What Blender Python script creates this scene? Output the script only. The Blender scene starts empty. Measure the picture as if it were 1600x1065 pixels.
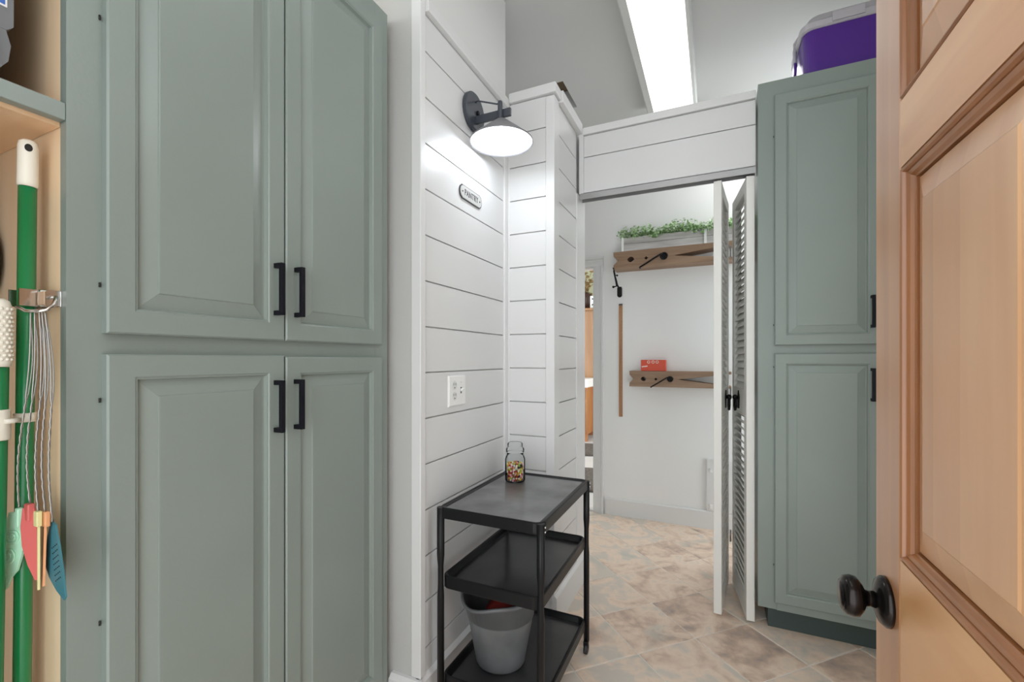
import bpy, bmesh, math, random
from mathutils import Vector, Matrix
random.seed(7)
PI = math.pi
scene = bpy.context.scene
COL = scene.collection

# ---------------------------------------------------------------- camera
cd = bpy.data.cameras.new('camera'); cam = bpy.data.objects.new('camera', cd); COL.objects.link(cam)
cd.sensor_fit = 'HORIZONTAL'; cd.sensor_width = 36.0; cd.lens = 15.525; cd.shift_y = 0.01737
cd.clip_start = 0.02
cam.location = (0, 0, 1.185); cam.rotation_euler = (PI/2, 0, math.radians(24.65))
scene.camera = cam
# ---------------------------------------------------------------- world, lights, exposure
w = bpy.data.worlds.new('world'); scene.world = w; w.use_nodes = True
w.node_tree.nodes['Background'].inputs[0].default_value = (0.925, 0.97, 1.0, 1)
w.node_tree.nodes['Background'].inputs[1].default_value = 2.95
def area(name, loc, size, power, rot=(0, 0, 0), col=(1, 1, 1)):
    l = bpy.data.lights.new(name, 'AREA'); l.shape = 'RECTANGLE'; l.size, l.size_y = size; l.energy = power; l.color = col
    o = bpy.data.objects.new(name, l); COL.objects.link(o); o.location = loc; o.rotation_euler = rot; return o
area('hall_fill_light', (0.36, 3.05, 2.80), (0.3, 0.3), 7)  # unseen fill light added to brighten the hall, no lamp body
area('kitchen_ceiling_lamp', (-1.6, 5.2, 2.70), (0.8, 0.8), 6)
scene.view_settings.view_transform = 'Standard'
scene.view_settings.look = 'None'
scene.view_settings.exposure = 0.0
scene.view_settings.gamma = 1.0
scene.view_settings.use_curve_mapping = False

# ================================================================ materials
def mat(name, col, rough=0.5, metal=0.0, coat=0.0, bump=0.0, bscale=200.0, spec=0.5, emit=None, estr=0.0, var=0.0, vscale=6.0):
    m = bpy.data.materials.new(name); m.use_nodes = True; nt = m.node_tree; b = nt.nodes['Principled BSDF']
    b.inputs['Base Color'].default_value = (*col, 1); b.inputs['Roughness'].default_value = rough
    b.inputs['Metallic'].default_value = metal; b.inputs['Coat Weight'].default_value = coat; b.inputs['Coat Roughness'].default_value = 0.15
    b.inputs['Specular IOR Level'].default_value = spec
    if emit: b.inputs['Emission Color'].default_value = (*emit, 1); b.inputs['Emission Strength'].default_value = estr
    tc = nt.nodes.new('ShaderNodeTexCoord')
    if var:
        n = nt.nodes.new('ShaderNodeTexNoise'); n.inputs['Scale'].default_value = vscale; n.inputs['Detail'].default_value = 4
        nt.links.new(tc.outputs['Object'], n.inputs['Vector'])
        r = nt.nodes.new('ShaderNodeValToRGB')
        r.color_ramp.elements[0].color = (*[c*(1-var) for c in col], 1); r.color_ramp.elements[1].color = (*[min(1, c*(1+var)) for c in col], 1)
        r.color_ramp.elements[0].position = 0.3; r.color_ramp.elements[1].position = 0.7
        nt.links.new(n.outputs['Fac'], r.inputs[0]); nt.links.new(r.outputs[0], b.inputs['Base Color'])
    if bump:
        n = nt.nodes.new('ShaderNodeTexNoise'); n.inputs['Scale'].default_value = bscale; n.inputs['Detail'].default_value = 3
        nt.links.new(tc.outputs['Object'], n.inputs['Vector'])
        bp = nt.nodes.new('ShaderNodeBump'); bp.inputs['Strength'].default_value = bump; bp.inputs['Distance'].default_value = 0.002
        nt.links.new(n.outputs['Fac'], bp.inputs['Height']); nt.links.new(bp.outputs['Normal'], b.inputs['Normal'])
    return m

def wood(name, stops, scale=(14, 14, 0.9), rough=0.45, coat=0.0, rnd=False, nscale=1.0, bands=0.0, bandaxis=1, bandscale=9.0, fine=0.3, fscale=7.0):
    """grain stretched along the axis with the small scale; bands adds glued staves of differing tone"""
    m = bpy.data.materials.new(name); m.use_nodes = True; nt = m.node_tree; b = nt.nodes['Principled BSDF']; L = nt.links.new
    b.inputs['Roughness'].default_value = rough; b.inputs['Coat Weight'].default_value = coat; b.inputs['Coat Roughness'].default_value = 0.3
    tc = nt.nodes.new('ShaderNodeTexCoord'); mp = nt.nodes.new('ShaderNodeMapping'); mp.inputs['Scale'].default_value = scale
    L(tc.outputs['Object'], mp.inputs['Vector'])
    if rnd:
        oi = nt.nodes.new('ShaderNodeObjectInfo'); ml = nt.nodes.new('ShaderNodeMath'); ml.operation = 'MULTIPLY'; ml.inputs[1].default_value = 40
        cx = nt.nodes.new('ShaderNodeCombineXYZ'); L(oi.outputs['Random'], ml.inputs[0]); L(ml.outputs[0], cx.inputs[0]); L(ml.outputs[0], cx.inputs[2])
        L(cx.outputs[0], mp.inputs['Location'])
    n1 = nt.nodes.new('ShaderNodeTexNoise'); n1.inputs['Scale'].default_value = 1.0*nscale; n1.inputs['Detail'].default_value = 6; n1.inputs['Distortion'].default_value = 0.6
    n2 = nt.nodes.new('ShaderNodeTexNoise'); n2.inputs['Scale'].default_value = fscale*nscale; n2.inputs['Detail'].default_value = 4
    L(mp.outputs[0], n1.inputs['Vector']); L(mp.outputs[0], n2.inputs['Vector'])
    mx = nt.nodes.new('ShaderNodeMath'); mx.operation = 'MULTIPLY_ADD'; mx.inputs[1].default_value = fine
    L(n2.outputs['Fac'], mx.inputs[0]); L(n1.outputs['Fac'], mx.inputs[2])
    last = mx
    if bands:
        sx = nt.nodes.new('ShaderNodeSeparateXYZ'); L(tc.outputs['Object'], sx.inputs[0])
        q = nt.nodes.new('ShaderNodeMath'); q.operation = 'MULTIPLY'; q.inputs[1].default_value = bandscale; L(sx.outputs[bandaxis], q.inputs[0])
        fl = nt.nodes.new('ShaderNodeMath'); fl.operation = 'FLOOR'; L(q.outputs[0], fl.inputs[0])
        wn = nt.nodes.new('ShaderNodeTexWhiteNoise'); wn.noise_dimensions = '1D'; L(fl.outputs[0], wn.inputs['W'])
        ad = nt.nodes.new('ShaderNodeMath'); ad.operation = 'MULTIPLY_ADD'; ad.inputs[1].default_value = bands; L(wn.outputs['Value'], ad.inputs[0]); L(last.outputs[0], ad.inputs[2]); last = ad
    r = nt.nodes.new('ShaderNodeValToRGB'); cr = r.color_ramp
    cr.elements[0].position, cr.elements[0].color = stops[0][0], (*stops[0][1], 1)
    cr.elements[1].position, cr.elements[1].color = stops[-1][0], (*stops[-1][1], 1)
    for p, c in stops[1:-1]:
        e = cr.elements.new(p); e.color = (*c, 1)
    L(last.outputs[0], r.inputs[0]); L(r.outputs[0], b.inputs['Base Color'])
    bp = nt.nodes.new('ShaderNodeBump'); bp.inputs['Strength'].default_value = 0.08; bp.inputs['Distance'].default_value = 0.002
    L(n2.outputs['Fac'], bp.inputs['Height']); L(bp.outputs['Normal'], b.inputs['Normal'])
    return m

M = {}
M['green'] = mat('sage_green_paint', (0.240, 0.282, 0.257), 0.31, bump=0.10, bscale=140, var=0.03, vscale=3)
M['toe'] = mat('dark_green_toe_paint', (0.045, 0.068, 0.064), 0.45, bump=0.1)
M['white'] = mat('white_semigloss_paint', (0.68, 0.68, 0.675), 0.30, bump=0.06, bscale=120)
M['wall'] = mat('pale_grey_wall_paint', (0.70, 0.70, 0.685), 0.55, bump=0.15, bscale=160)
M['hallwall'] = mat('white_hall_paint', (0.80, 0.80, 0.79), 0.55, bump=0.15, bscale=160)
M['ceil'] = mat('grey_ceiling_paint', (0.58, 0.58, 0.565), 0.7, bump=0.12, bscale=120)
M['endwall'] = mat('darkened_wall_end', (0.50, 0.50, 0.485), 0.6, bump=0.15, bscale=160)  # darker copy of the wall paint, tones down over-bright light on the end face
M['trim'] = mat('white_trim_paint', (0.70, 0.70, 0.695), 0.28)
M['louver'] = mat('offwhite_louver_paint', (0.76, 0.75, 0.71), 0.4)
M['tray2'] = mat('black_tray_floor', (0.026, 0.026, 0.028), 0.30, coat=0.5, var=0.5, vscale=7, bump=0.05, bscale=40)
M['black'] = mat('black_enamel', (0.007, 0.007, 0.008), 0.34, spec=0.28, bump=0.04, bscale=60)
M['tray'] = mat('tray_floor_painted_sheen', (0.115, 0.115, 0.120), 0.36, coat=0.6, var=0.6, vscale=7, bump=0.05, bscale=40)  # grey lifted to imitate the satin reflection on the top tray
M['handle'] = mat('matte_black_metal', (0.006, 0.006, 0.010), 0.5, spec=0.2)
M['iron'] = mat('black_iron', (0.006, 0.006, 0.006), 0.5, spec=0.2)
M['bronze'] = mat('oil_rubbed_bronze', (0.024, 0.020, 0.019), 0.20, metal=0.8)
M['chrome'] = mat('chrome', (0.72, 0.71, 0.69), 0.18, metal=1.0)
M['wire'] = mat('galvanised_wire', (0.45, 0.44, 0.42), 0.35, metal=0.8)
M['alu'] = mat('aluminium_track', (0.42, 0.42, 0.42), 0.35, metal=0.7)
M['dark'] = mat('dark_gap', (0.015, 0.014, 0.013), 0.8)
M['plate'] = mat('white_plastic', (0.82, 0.82, 0.80), 0.3)
M['lampmetal'] = mat('graphite_lamp_metal', (0.045, 0.052, 0.066), 0.42)
M['lampshade'] = mat('grey_lamp_shade', (0.20, 0.20, 0.21), 0.45)
M['lampin'] = mat('white_shade_inside', (0.90, 0.90, 0.90), 0.5)
M['bulb'] = mat('lit_bulb', (1, 1, 1), 0.5, emit=(0.93, 0.96, 1.0), estr=14)
M['diffuser'] = mat('lit_diffuser', (0.85, 0.85, 0.85), 0.5, emit=(1, 1, 0.99), estr=0.92)
M['diffuser_fill'] = mat('added_fill_diffuser', (0.85, 0.85, 0.85), 0.5, emit=(1, 1, 0.99), estr=2.4)
M['fixture'] = mat('fixture_white', (0.62, 0.62, 0.60), 0.5)
M['holein'] = mat('attic_wood_and_cubby_shade', (0.16, 0.115, 0.07), 0.8, var=0.3, vscale=8)
M['ply'] = wood('birch_plywood', [(0.3, (0.66, 0.43, 0.25)), (0.55, (0.80, 0.58, 0.37)), (0.8, (0.84, 0.65, 0.44))], (9, 9, 0.8), 0.5)
M['plyx'] = wood('birch_plywood_shelf', [(0.3, (0.58, 0.32, 0.15)), (0.55, (0.74, 0.46, 0.25)), (0.8, (0.80, 0.55, 0.34))], (1.2, 9, 9), 0.5)
M['door'] = wood('stained_pine_door', [(0.34, (0.31, 0.120, 0.045)), (0.60, (0.53, 0.265, 0.120)), (0.86, (0.72, 0.44, 0.24))], (7, 7, 0.6), 0.38, 1.0, bands=0.34, bandaxis=1, bandscale=17, fine=0.12, fscale=4.0)
M['doorrail'] = wood('stained_pine_rail', [(0.30, (0.40, 0.155, 0.046)), (0.55, (0.62, 0.30, 0.115)), (0.8, (0.77, 0.45, 0.21))], (9, 0.9, 9), 0.38, 1.0, fine=0.15, fscale=4.0)
M['doordark'] = wood('dark_stained_moulding', [(0.3, (0.13, 0.042, 0.013)), (0.7, (0.38, 0.155, 0.056))], (16, 3, 0.8), 0.30, 0.4)
M['groove'] = mat('near_black_groove', (0.020, 0.006, 0.003), 0.4)  # near-black strips along the moulding edges
M['pin'] = wood('walnut_pin_wood', [(0.3, (0.115, 0.058, 0.030)), (0.5, (0.22, 0.128, 0.074)), (0.75, (0.31, 0.20, 0.125))], (1.6, 9, 16), 0.5)
M['ruler'] = wood('yardstick_wood', [(0.3, (0.24, 0.11, 0.05)), (0.7, (0.40, 0.21, 0.10))], (40, 40, 3), 0.5)
M['whitewash'] = wood('whitewashed_board', [(0.35, (0.24, 0.225, 0.21)), (0.55, (0.42, 0.40, 0.385)), (0.85, (0.60, 0.58, 0.56))], (2, 14, 22), 0.7)
M['kitchen'] = wood('honey_oak', [(0.3, (0.20, 0.085, 0.028)), (0.55, (0.30, 0.145, 0.055)), (0.8, (0.37, 0.19, 0.08))], (8, 8, 0.8), 0.3, 0.3)
M['cherry'] = wood('cherry_cabinet', [(0.3, (0.16, 0.03, 0.012)), (0.55, (0.30, 0.085, 0.03)), (0.8, (0.45, 0.20, 0.07))], (8, 8, 0.8), 0.3, 0.3)
M['ktile'] = mat('white_kitchen_tile', (0.62, 0.61, 0.59), 0.3)
M['kgrout'] = mat('kitchen_grout', (0.42, 0.40, 0.38), 0.8)
M['kwall'] = mat('olive_kitchen_wall', (0.42, 0.42, 0.27), 0.7)
M['rug'] = mat('brown_shag_rug', (0.10, 0.082, 0.068), 0.95, bump=1.0, bscale=60, var=0.5, vscale=35)
M['broom'] = mat('green_broom_tube', (0.006, 0.20, 0.06), 0.28, coat=0.3)
M['grip'] = mat('ivory_plastic', (0.78, 0.74, 0.64), 0.45)
M['pad'] = mat('tan_pad', (0.50, 0.34, 0.22), 0.7)
M['mint'] = mat('mint_plastic', (0.50, 0.82, 0.60), 0.4)
M['coral'] = mat('coral_plastic', (0.62, 0.13, 0.12), 0.4)
M['lime'] = mat('pale_yellow_plastic', (0.70, 0.66, 0.33), 0.4)
M['orange'] = mat('peach_plastic', (0.72, 0.34, 0.16), 0.4)
M['teal'] = mat('teal_plastic', (0.05, 0.19, 0.235), 0.45)
M['case'] = mat('charcoal_case_plastic', (0.16, 0.165, 0.17), 0.45, bump=0.2, bscale=300)
M['caseblk'] = mat('black_case_plastic', (0.02, 0.02, 0.022), 0.5)
M['blue'] = mat('blue_sticker', (0.03, 0.12, 0.45), 0.4)
M['bucket'] = mat('grey_bucket_plastic', (0.125, 0.13, 0.135), 0.36, var=0.18, vscale=12, bump=0.1, bscale=30)
M['redcloth'] = mat('red_cloth', (0.25, 0.015, 0.010), 0.8)
M['purple'] = mat('purple_cooler_plastic', (0.078, 0.016, 0.25), 0.36)
M['coolerlid'] = mat('pale_grey_lid', (0.50, 0.48, 0.51), 0.42)
M['redbox'] = mat('orange_red_carton', (0.62, 0.065, 0.022), 0.45)
M['print'] = mat('white_print', (0.85, 0.72, 0.66), 0.5)
M['grout'] = mat('pale_grout', (0.82, 0.76, 0.70), 0.85, bump=0.2, bscale=300)
M['sign'] = mat('cream_enamel_sign', (0.50, 0.50, 0.48), 0.4)
M['signrim'] = mat('grey_sign_rim', (0.07, 0.07, 0.075), 0.4, metal=0.3)
M['ink'] = mat('grey_letter_ink', (0.055, 0.055, 0.06), 0.5)
M['outletface'] = mat('outlet_face', (0.70, 0.70, 0.68), 0.35)
M['slot'] = mat('outlet_slot', (0.05, 0.05, 0.05), 0.6)
M['soil'] = mat('dark_moss', (0.03, 0.035, 0.02), 0.9)
M['pot'] = mat('dark_brown_vase', (0.05, 0.018, 0.012), 0.35)
M['dried'] = mat('dried_floral', (0.24, 0.15, 0.055), 0.8, var=0.4, vscale=30)
M['crack'] = mat('hinge_dark', (0.03, 0.028, 0.025), 0.5, metal=0.5)

def leafmat():
    m = bpy.data.materials.new('pale_green_leaf'); m.use_nodes = True; nt = m.node_tree; b = nt.nodes['Principled BSDF']
    g = nt.nodes.new('ShaderNodeNewGeometry'); r = nt.nodes.new('ShaderNodeValToRGB')
    r.color_ramp.elements[0].color = (0.14, 0.30, 0.08, 1); r.color_ramp.elements[1].color = (0.66, 0.78, 0.55, 1)
    e = r.color_ramp.elements.new(0.5); e.color = (0.36, 0.54, 0.26, 1)
    nt.links.new(g.outputs['Random Per Island'], r.inputs[0]); nt.links.new(r.outputs[0], b.inputs['Base Color']); b.inputs['Roughness'].default_value = 0.55
    return m
M['leaf'] = leafmat()

def candymat():
    m = bpy.data.materials.new('mixed_candy'); m.use_nodes = True; nt = m.node_tree; b = nt.nodes['Principled BSDF']
    g = nt.nodes.new('ShaderNodeNewGeometry'); r = nt.nodes.new('ShaderNodeValToRGB'); r.color_ramp.interpolation = 'CONSTANT'
    cols = [(.75, .30, .20), (.80, .62, .45), (.62, .55, .06), (.35, .48, .04), (.85, .72, .60), (.45, .03, .03), (.02, .02, .02), (.75, .42, .08), (.65, .72, .65), (.80, .35, .40), (.30, .12, .03)]
    for i, c in enumerate(cols):
        p = i/len(cols)
        if i < 2: e = r.color_ramp.elements[i]; e.position = p
        else: e = r.color_ramp.elements.new(p)
        e.color = (*c, 1)
    nt.links.new(g.outputs['Random Per Island'], r.inputs[0]); nt.links.new(r.outputs[0], b.inputs['Base Color']); b.inputs['Roughness'].default_value = 0.25
    return m
M['candy'] = candymat()

def glassmat():
    m = bpy.data.materials.new('clear_jar_glass'); m.use_nodes = True; nt = m.node_tree
    for n in list(nt.nodes): nt.nodes.remove(n)
    o = nt.nodes.new('ShaderNodeOutputMaterial'); t = nt.nodes.new('ShaderNodeBsdfTransparent'); g = nt.nodes.new('ShaderNodeBsdfGlossy'); mx = nt.nodes.new('ShaderNodeMixShader'); lw = nt.nodes.new('ShaderNodeLayerWeight')
    t.inputs[0].default_value = (0.95, 0.96, 0.96, 1); g.inputs['Roughness'].default_value = 0.05; lw.inputs['Blend'].default_value = 0.12
    nt.links.new(lw.outputs['Fresnel'], mx.inputs[0]); nt.links.new(t.outputs[0], mx.inputs[1]); nt.links.new(g.outputs[0], mx.inputs[2]); nt.links.new(mx.outputs[0], o.inputs[0])
    return m
M['glass'] = glassmat()

def slatemat():
    m = bpy.data.materials.new('slate_look_tile'); m.use_nodes = True; nt = m.node_tree; b = nt.nodes['Principled BSDF']; L = nt.links.new
    b.inputs['Roughness'].default_value = 0.42; b.inputs['Specular IOR Level'].default_value = 0.4
    tc = nt.nodes.new('ShaderNodeTexCoord'); oi = nt.nodes.new('ShaderNodeObjectInfo')
    ml = nt.nodes.new('ShaderNodeMath'); ml.operation = 'MULTIPLY'; ml.inputs[1].default_value = 57; L(oi.outputs['Random'], ml.inputs[0])
    cx = nt.nodes.new('ShaderNodeCombineXYZ')
    for i in range(3): L(ml.outputs[0], cx.inputs[i])
    ad = nt.nodes.new('ShaderNodeVectorMath'); L(tc.outputs['Object'], ad.inputs[0]); L(cx.outputs[0], ad.inputs[1])
    def noise(s, d, dist=0.0):
        n = nt.nodes.new('ShaderNodeTexNoise'); n.inputs['Scale'].default_value = s; n.inputs['Detail'].default_value = d; n.inputs['Distortion'].default_value = dist
        L(ad.outputs[0], n.inputs['Vector']); return n
    n1 = noise(4.5, 7, 1.2); n2 = noise(22, 6, 0.5); n3 = noise(2.2, 3, 0.8)
    mx = nt.nodes.new('ShaderNodeMath'); mx.operation = 'MULTIPLY_ADD'; mx.inputs[1].default_value = 0.35; L(n2.outputs['Fac'], mx.inputs[0]); L(n1.outputs['Fac'], mx.inputs[2])
    # each tile leans to its own tone
    rr = nt.nodes.new('ShaderNodeMath'); rr.operation = 'MULTIPLY_ADD'; rr.inputs[1].default_value = 0.26; L(oi.outputs['Random'], rr.inputs[0]); L(mx.outputs[0], rr.inputs[2])
    r = nt.nodes.new('ShaderNodeValToRGB'); cr = r.color_ramp
    stops = [(0.50, (0.36, 0.29, 0.26)), (0.62, (0.54, 0.40, 0.31)), (0.72, (0.70, 0.535, 0.42)), (0.82, (0.79, 0.63, 0.50)), (0.95, (0.62, 0.55, 0.475))]
    cr.elements[0].position, cr.elements[0].color = stops[0][0], (*stops[0][1], 1); cr.elements[1].position, cr.elements[1].color = stops[-1][0], (*stops[-1][1], 1)
    for p, c in stops[1:-1]:
        e = cr.elements.new(p); e.color = (*c, 1)
    L(rr.outputs[0], r.inputs[0])
    gr = nt.nodes.new('ShaderNodeValToRGB'); gr.color_ramp.elements[0].position = 0.60; gr.color_ramp.elements[1].position = 0.70
    gr.color_ramp.elements[0].color = (0, 0, 0, 1); gr.color_ramp.elements[1].color = (0.75, 0.75, 0.75, 1); L(n3.outputs['Fac'], gr.inputs[0])
    mc = nt.nodes.new('ShaderNodeMixRGB'); mc.inputs[2].default_value = (0.42, 0.44, 0.40, 1); L(gr.outputs[0], mc.inputs[0]); L(r.outputs[0], mc.inputs[1])
    L(mc.outputs[0], b.inputs['Base Color'])
    bp = nt.nodes.new('ShaderNodeBump'); bp.inputs['Strength'].default_value = 0.18; bp.inputs['Distance'].default_value = 0.003; L(mx.outputs[0], bp.inputs['Height']); L(bp.outputs['Normal'], b.inputs['Normal'])
    return m
M['tile'] = slatemat()

# ================================================================ mesh helpers
def wloc(o):
    v = Vector((0, 0, 0))
    while o is not None: v = v + o.location; o = o.parent
    return v

class MB:
    def __init__(s): s.bm = bmesh.new(); s.smooth_faces = []
    def box(s, x0, x1, y0, y1, z0, z1, bev=0.0):
        x0, x1 = min(x0, x1), max(x0, x1); y0, y1 = min(y0, y1), max(y0, y1); z0, z1 = min(z0, z1), max(z0, z1)
        v = [s.bm.verts.new(p) for p in ((x0, y0, z0), (x1, y0, z0), (x1, y1, z0), (x0, y1, z0), (x0, y0, z1), (x1, y0, z1), (x1, y1, z1), (x0, y1, z1))]
        fs = [s.bm.faces.new([v[i] for i in q]) for q in ((3, 2, 1, 0), (4, 5, 6, 7), (0, 1, 5, 4), (1, 2, 6, 5), (2, 3, 7, 6), (3, 0, 4, 7))]
        if bev:
            es = list({e for f in fs for e in f.edges})
            bmesh.ops.bevel(s.bm, geom=es, offset=bev, segments=2, profile=0.5, affect='EDGES')
        return s
    def prism(s, pts, axis, a, b):
        """pts: 2-D outline; axis 0 -> (y,z), 1 -> (x,z), 2 -> (x,y); extruded from a to b"""
        def P(p, t): return ((t, p[0], p[1]), (p[0], t, p[1]), (p[0], p[1], t))[axis]
        A = [s.bm.verts.new(P(p, a)) for p in pts]; B = [s.bm.verts.new(P(p, b)) for p in pts]; n = len(pts)
        s.bm.faces.new(A[::-1]); s.bm.faces.new(B)
        for i in range(n): s.bm.faces.new((A[i], A[(i+1) % n], B[(i+1) % n], B[i]))
        return s
    def loops(s, loops, cap0=True, cap1=True, smooth=False):
        L = [[s.bm.verts.new(p) for p in lp] for lp in loops]; n = len(L[0])
        for a, b in zip(L, L[1:]):
            for i in range(n):
                f = s.bm.faces.new((a[i], a[(i+1) % n], b[(i+1) % n], b[i])); f.smooth = smooth
        if cap0: s.bm.faces.new(L[0][::-1])
        if cap1: s.bm.faces.new(L[-1])
        return s
    def lathe(s, prof, c, axis=2, n=32, smooth=True, cap0=True, cap1=True, sx=1.0, sy=1.0):
        """prof: (radius, height) along the axis from c"""
        lp = []
        for r, h in prof:
            ring = []
            for i in range(n):
                a = 2*PI*i/n; u, v = r*math.cos(a)*sx, r*math.sin(a)*sy
                ring.append(((c[0]+h, c[1]+u, c[2]+v), (c[0]+v, c[1]+h, c[2]+u), (c[0]+u, c[1]+v, c[2]+h))[axis])
            lp.append(ring)
        return s.loops(lp, cap0, cap1, smooth)
    def tube(s, pts, r, n=10, smooth=True):
        pts = [Vector(p) for p in pts]; lp = []
        rs = r if isinstance(r, (list, tuple)) else [r]*len(pts)
        up = Vector((0.13, 0.27, 0.95))
        for i, p in enumerate(pts):
            t = (pts[min(i+1, len(pts)-1)]-pts[max(i-1, 0)]).normalized()
            a = t.cross(up)
            if a.length < 0.05: a = t.cross(Vector((1, 0, 0)))
            a.normalize(); b = t.cross(a).normalized()
            lp.append([p+(a*math.cos(2*PI*k/n)+b*math.sin(2*PI*k/n))*rs[i] for k in range(n)])
        return s.loops(lp, True, True, smooth)
    def sphere(s, c, r, seg=12, scale=(1, 1, 1)):
        m = Matrix.Translation(c) @ Matrix.Diagonal((r*scale[0], r*scale[1], r*scale[2], 1))
        g = bmesh.ops.create_uvsphere(s.bm, u_segments=seg, v_segments=max(6, seg//2), radius=1, matrix=m)
        for v in g['verts']:
            for f in v.link_faces: f.smooth = True
        return s
    def build(s, name, m, parent=None, origin=None, recalc=True):
        if recalc: bmesh.ops.recalc_face_normals(s.bm, faces=s.bm.faces)
        o = bpy.data.objects.new(name, bpy.data.meshes.new(name)); COL.objects.link(o)
        if parent is not None: o.parent = parent
        if origin is None and parent is None:
            vs = [v.co for v in s.bm.verts]
            origin = (sum(v.x for v in vs)/len(vs), sum(v.y for v in vs)/len(vs), min(v.z for v in vs))
        pw = wloc(parent) if parent is not None else Vector((0, 0, 0))
        if origin is not None:
            o.location = Vector(origin)-pw
        org = Vector(origin) if origin is not None else pw
        bmesh.ops.translate(s.bm, verts=s.bm.verts, vec=-org)
        s.bm.to_mesh(o.data); s.bm.free()
        o.data.materials.append(M[m] if isinstance(m, str) else m)
        return o

def box(name, m, b, parent=None, bev=0.0): return MB().box(*b, bev=bev).build(name, m, parent)
def tag(o, label, cat, group=None, kind=None):
    o['label'] = label; o['category'] = cat
    if group: o['group'] = group
    if kind: o['kind'] = kind
    return o
def thing(name, loc, label, cat, group=None):
    o = bpy.data.objects.new(name, None); COL.objects.link(o); o.location = loc; o.empty_display_size = 0.05
    return tag(o, label, cat, group)
def struct(o, label=None, cat=None):
    o['kind'] = 'structure'
    if label: o['label'] = label
    if cat: o['category'] = cat
    return o
def rrect(x0, x1, y0, y1, r, z, n=5):
    out = []
    for cx, cy, a0 in ((x1-r, y0+r, -PI/2), (x1-r, y1-r, 0), (x0+r, y1-r, PI/2), (x0+r, y0+r, PI)):
        for k in range(n+1):
            a = a0+PI/2*k/n; out.append((cx+r*math.cos(a), cy+r*math.sin(a), z))
    return out
def share(src, name, parent, loc, rot=None):
    c = bpy.data.objects.new(name, src.data); COL.objects.link(c); c.parent = parent; c.location = loc
    if rot: c.rotation_euler = rot
    return c

# ================================================================ floor
fl = struct(box('floor', 'grout', (-1.9, 0.75, -0.9, 3.40, -0.06, -0.003)), 'slate look floor tiles laid on the diagonal with pale grout', 'floor')
P = 0.288; G0 = Vector((0.129, 2.234)); e1 = Vector((1, -1)).normalized()*P; e2 = Vector((-1, -1)).normalized()*P
def clip(poly, x0, x1, y0, y1):
    for ax, lim, sg in ((0, x0, 1), (0, x1, -1), (1, y0, 1), (1, y1, -1)):
        out = []
        for i in range(len(poly)):
            a, b = poly[i-1], poly[i]; da, db = sg*(a[ax]-lim), sg*(b[ax]-lim)
            if (da < 0) != (db < 0):
                t = da/(da-db); out.append((a[0]+(b[0]-a[0])*t, a[1]+(b[1]-a[1])*t))
            if db >= 0: out.append(b)
        poly = out
        if len(poly) < 3: return []
    return poly
def tile_mb(poly, z0=-0.012, z1=0.0):
    c = (sum(p[0] for p in poly)/len(poly), sum(p[1] for p in poly)/len(poly)); b = 0.003
    ins = [(p[0]+(c[0]-p[0])*b/0.15, p[1]+(c[1]-p[1])*b/0.15) for p in poly]
    m = MB(); m.loops([[(p[0], p[1], z0) for p in poly], [(p[0], p[1], z1-0.0015) for p in poly], [(p[0], p[1], z1) for p in ins]]); return m, c
proto = None
GAP = 0.0026
for i in range(-12, 13):
    for j in range(-12, 13):
        c0 = G0+e1*(i+0.5)+e2*(j+0.5); k = (P/2-GAP)*math.sqrt(2)
        quad = [(c0.x-k, c0.y), (c0.x, c0.y-k), (c0.x+k, c0.y), (c0.x, c0.y+k)]
        pl = clip(quad, -0.875, 0.70, 0.55, 3.395)
        if not pl: continue
        ar = abs(sum(pl[q-1][0]*pl[q][1]-pl[q][0]*pl[q-1][1] for q in range(len(pl))))/2
        if ar < 0.004: continue
        full = len(pl) == 4 and all(abs(a[0]-b[0])+abs(a[1]-b[1]) < 1e-6 for a, b in zip(sorted(pl), sorted(quad)))
        if full and proto is not None:
            share(proto, 'tile', fl, Vector((c0.x, c0.y, 0))-fl.location)
        else:
            m, c = tile_mb(pl); o = m.build('tile', 'tile', fl, origin=(c0.x, c0.y, 0) if full else (c[0], c[1], 0))
            if full: proto = o
kf = struct(box('floor_kitchen', 'kgrout', (-4.5, 0.75, 3.41, 8.6, -0.06, -0.003)), 'pale square floor tiles of the kitchen beyond the doorway', 'floor')
pk = None
for i in range(-8, 1):
    for j in range(0, 10):
        x, y = -0.62+0.4*i, 3.42+0.4*j
        if not (-2.6 < x < -0.5): continue
        if pk is None: pk = MB().box(x, x+0.394, y, y+0.394, -0.012, 0.0).build('tile', 'ktile', kf, origin=(x, y, 0))
        else: share(pk, 'tile', kf, Vector((x, y, 0))-kf.location)
struct(box('trim_1', 'trim', (-1.65, -0.845, 3.38, 3.48, -0.004, 0.012), bev=0.003), 'white threshold strip under the kitchen doorway', 'threshold')

# ================================================================ ceiling with attic hatch recess
CZ = 2.83
hx0, hx1, hy0, hy1 = -1.135, -0.818, 2.505, 2.80
c = MB(); c.box(-2.2, hx0, -0.25, 3.50, CZ, CZ+0.30); c.box(hx1, 0.75, -0.25, 3.50, CZ, CZ+0.30); c.box(hx0, hx1, -0.25, hy0, CZ, CZ+0.30); c.box(hx0, hx1, hy1, 3.50, CZ, CZ+0.30)
ce = struct(c.build('ceiling', 'ceil'), 'matte grey ceiling above the shiplap partition', 'ceiling')
box('recess_top', 'holein', (hx0+.001, hx1-.001, hy0+.001, hy1-.001, CZ+0.12, CZ+0.14), ce)
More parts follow.
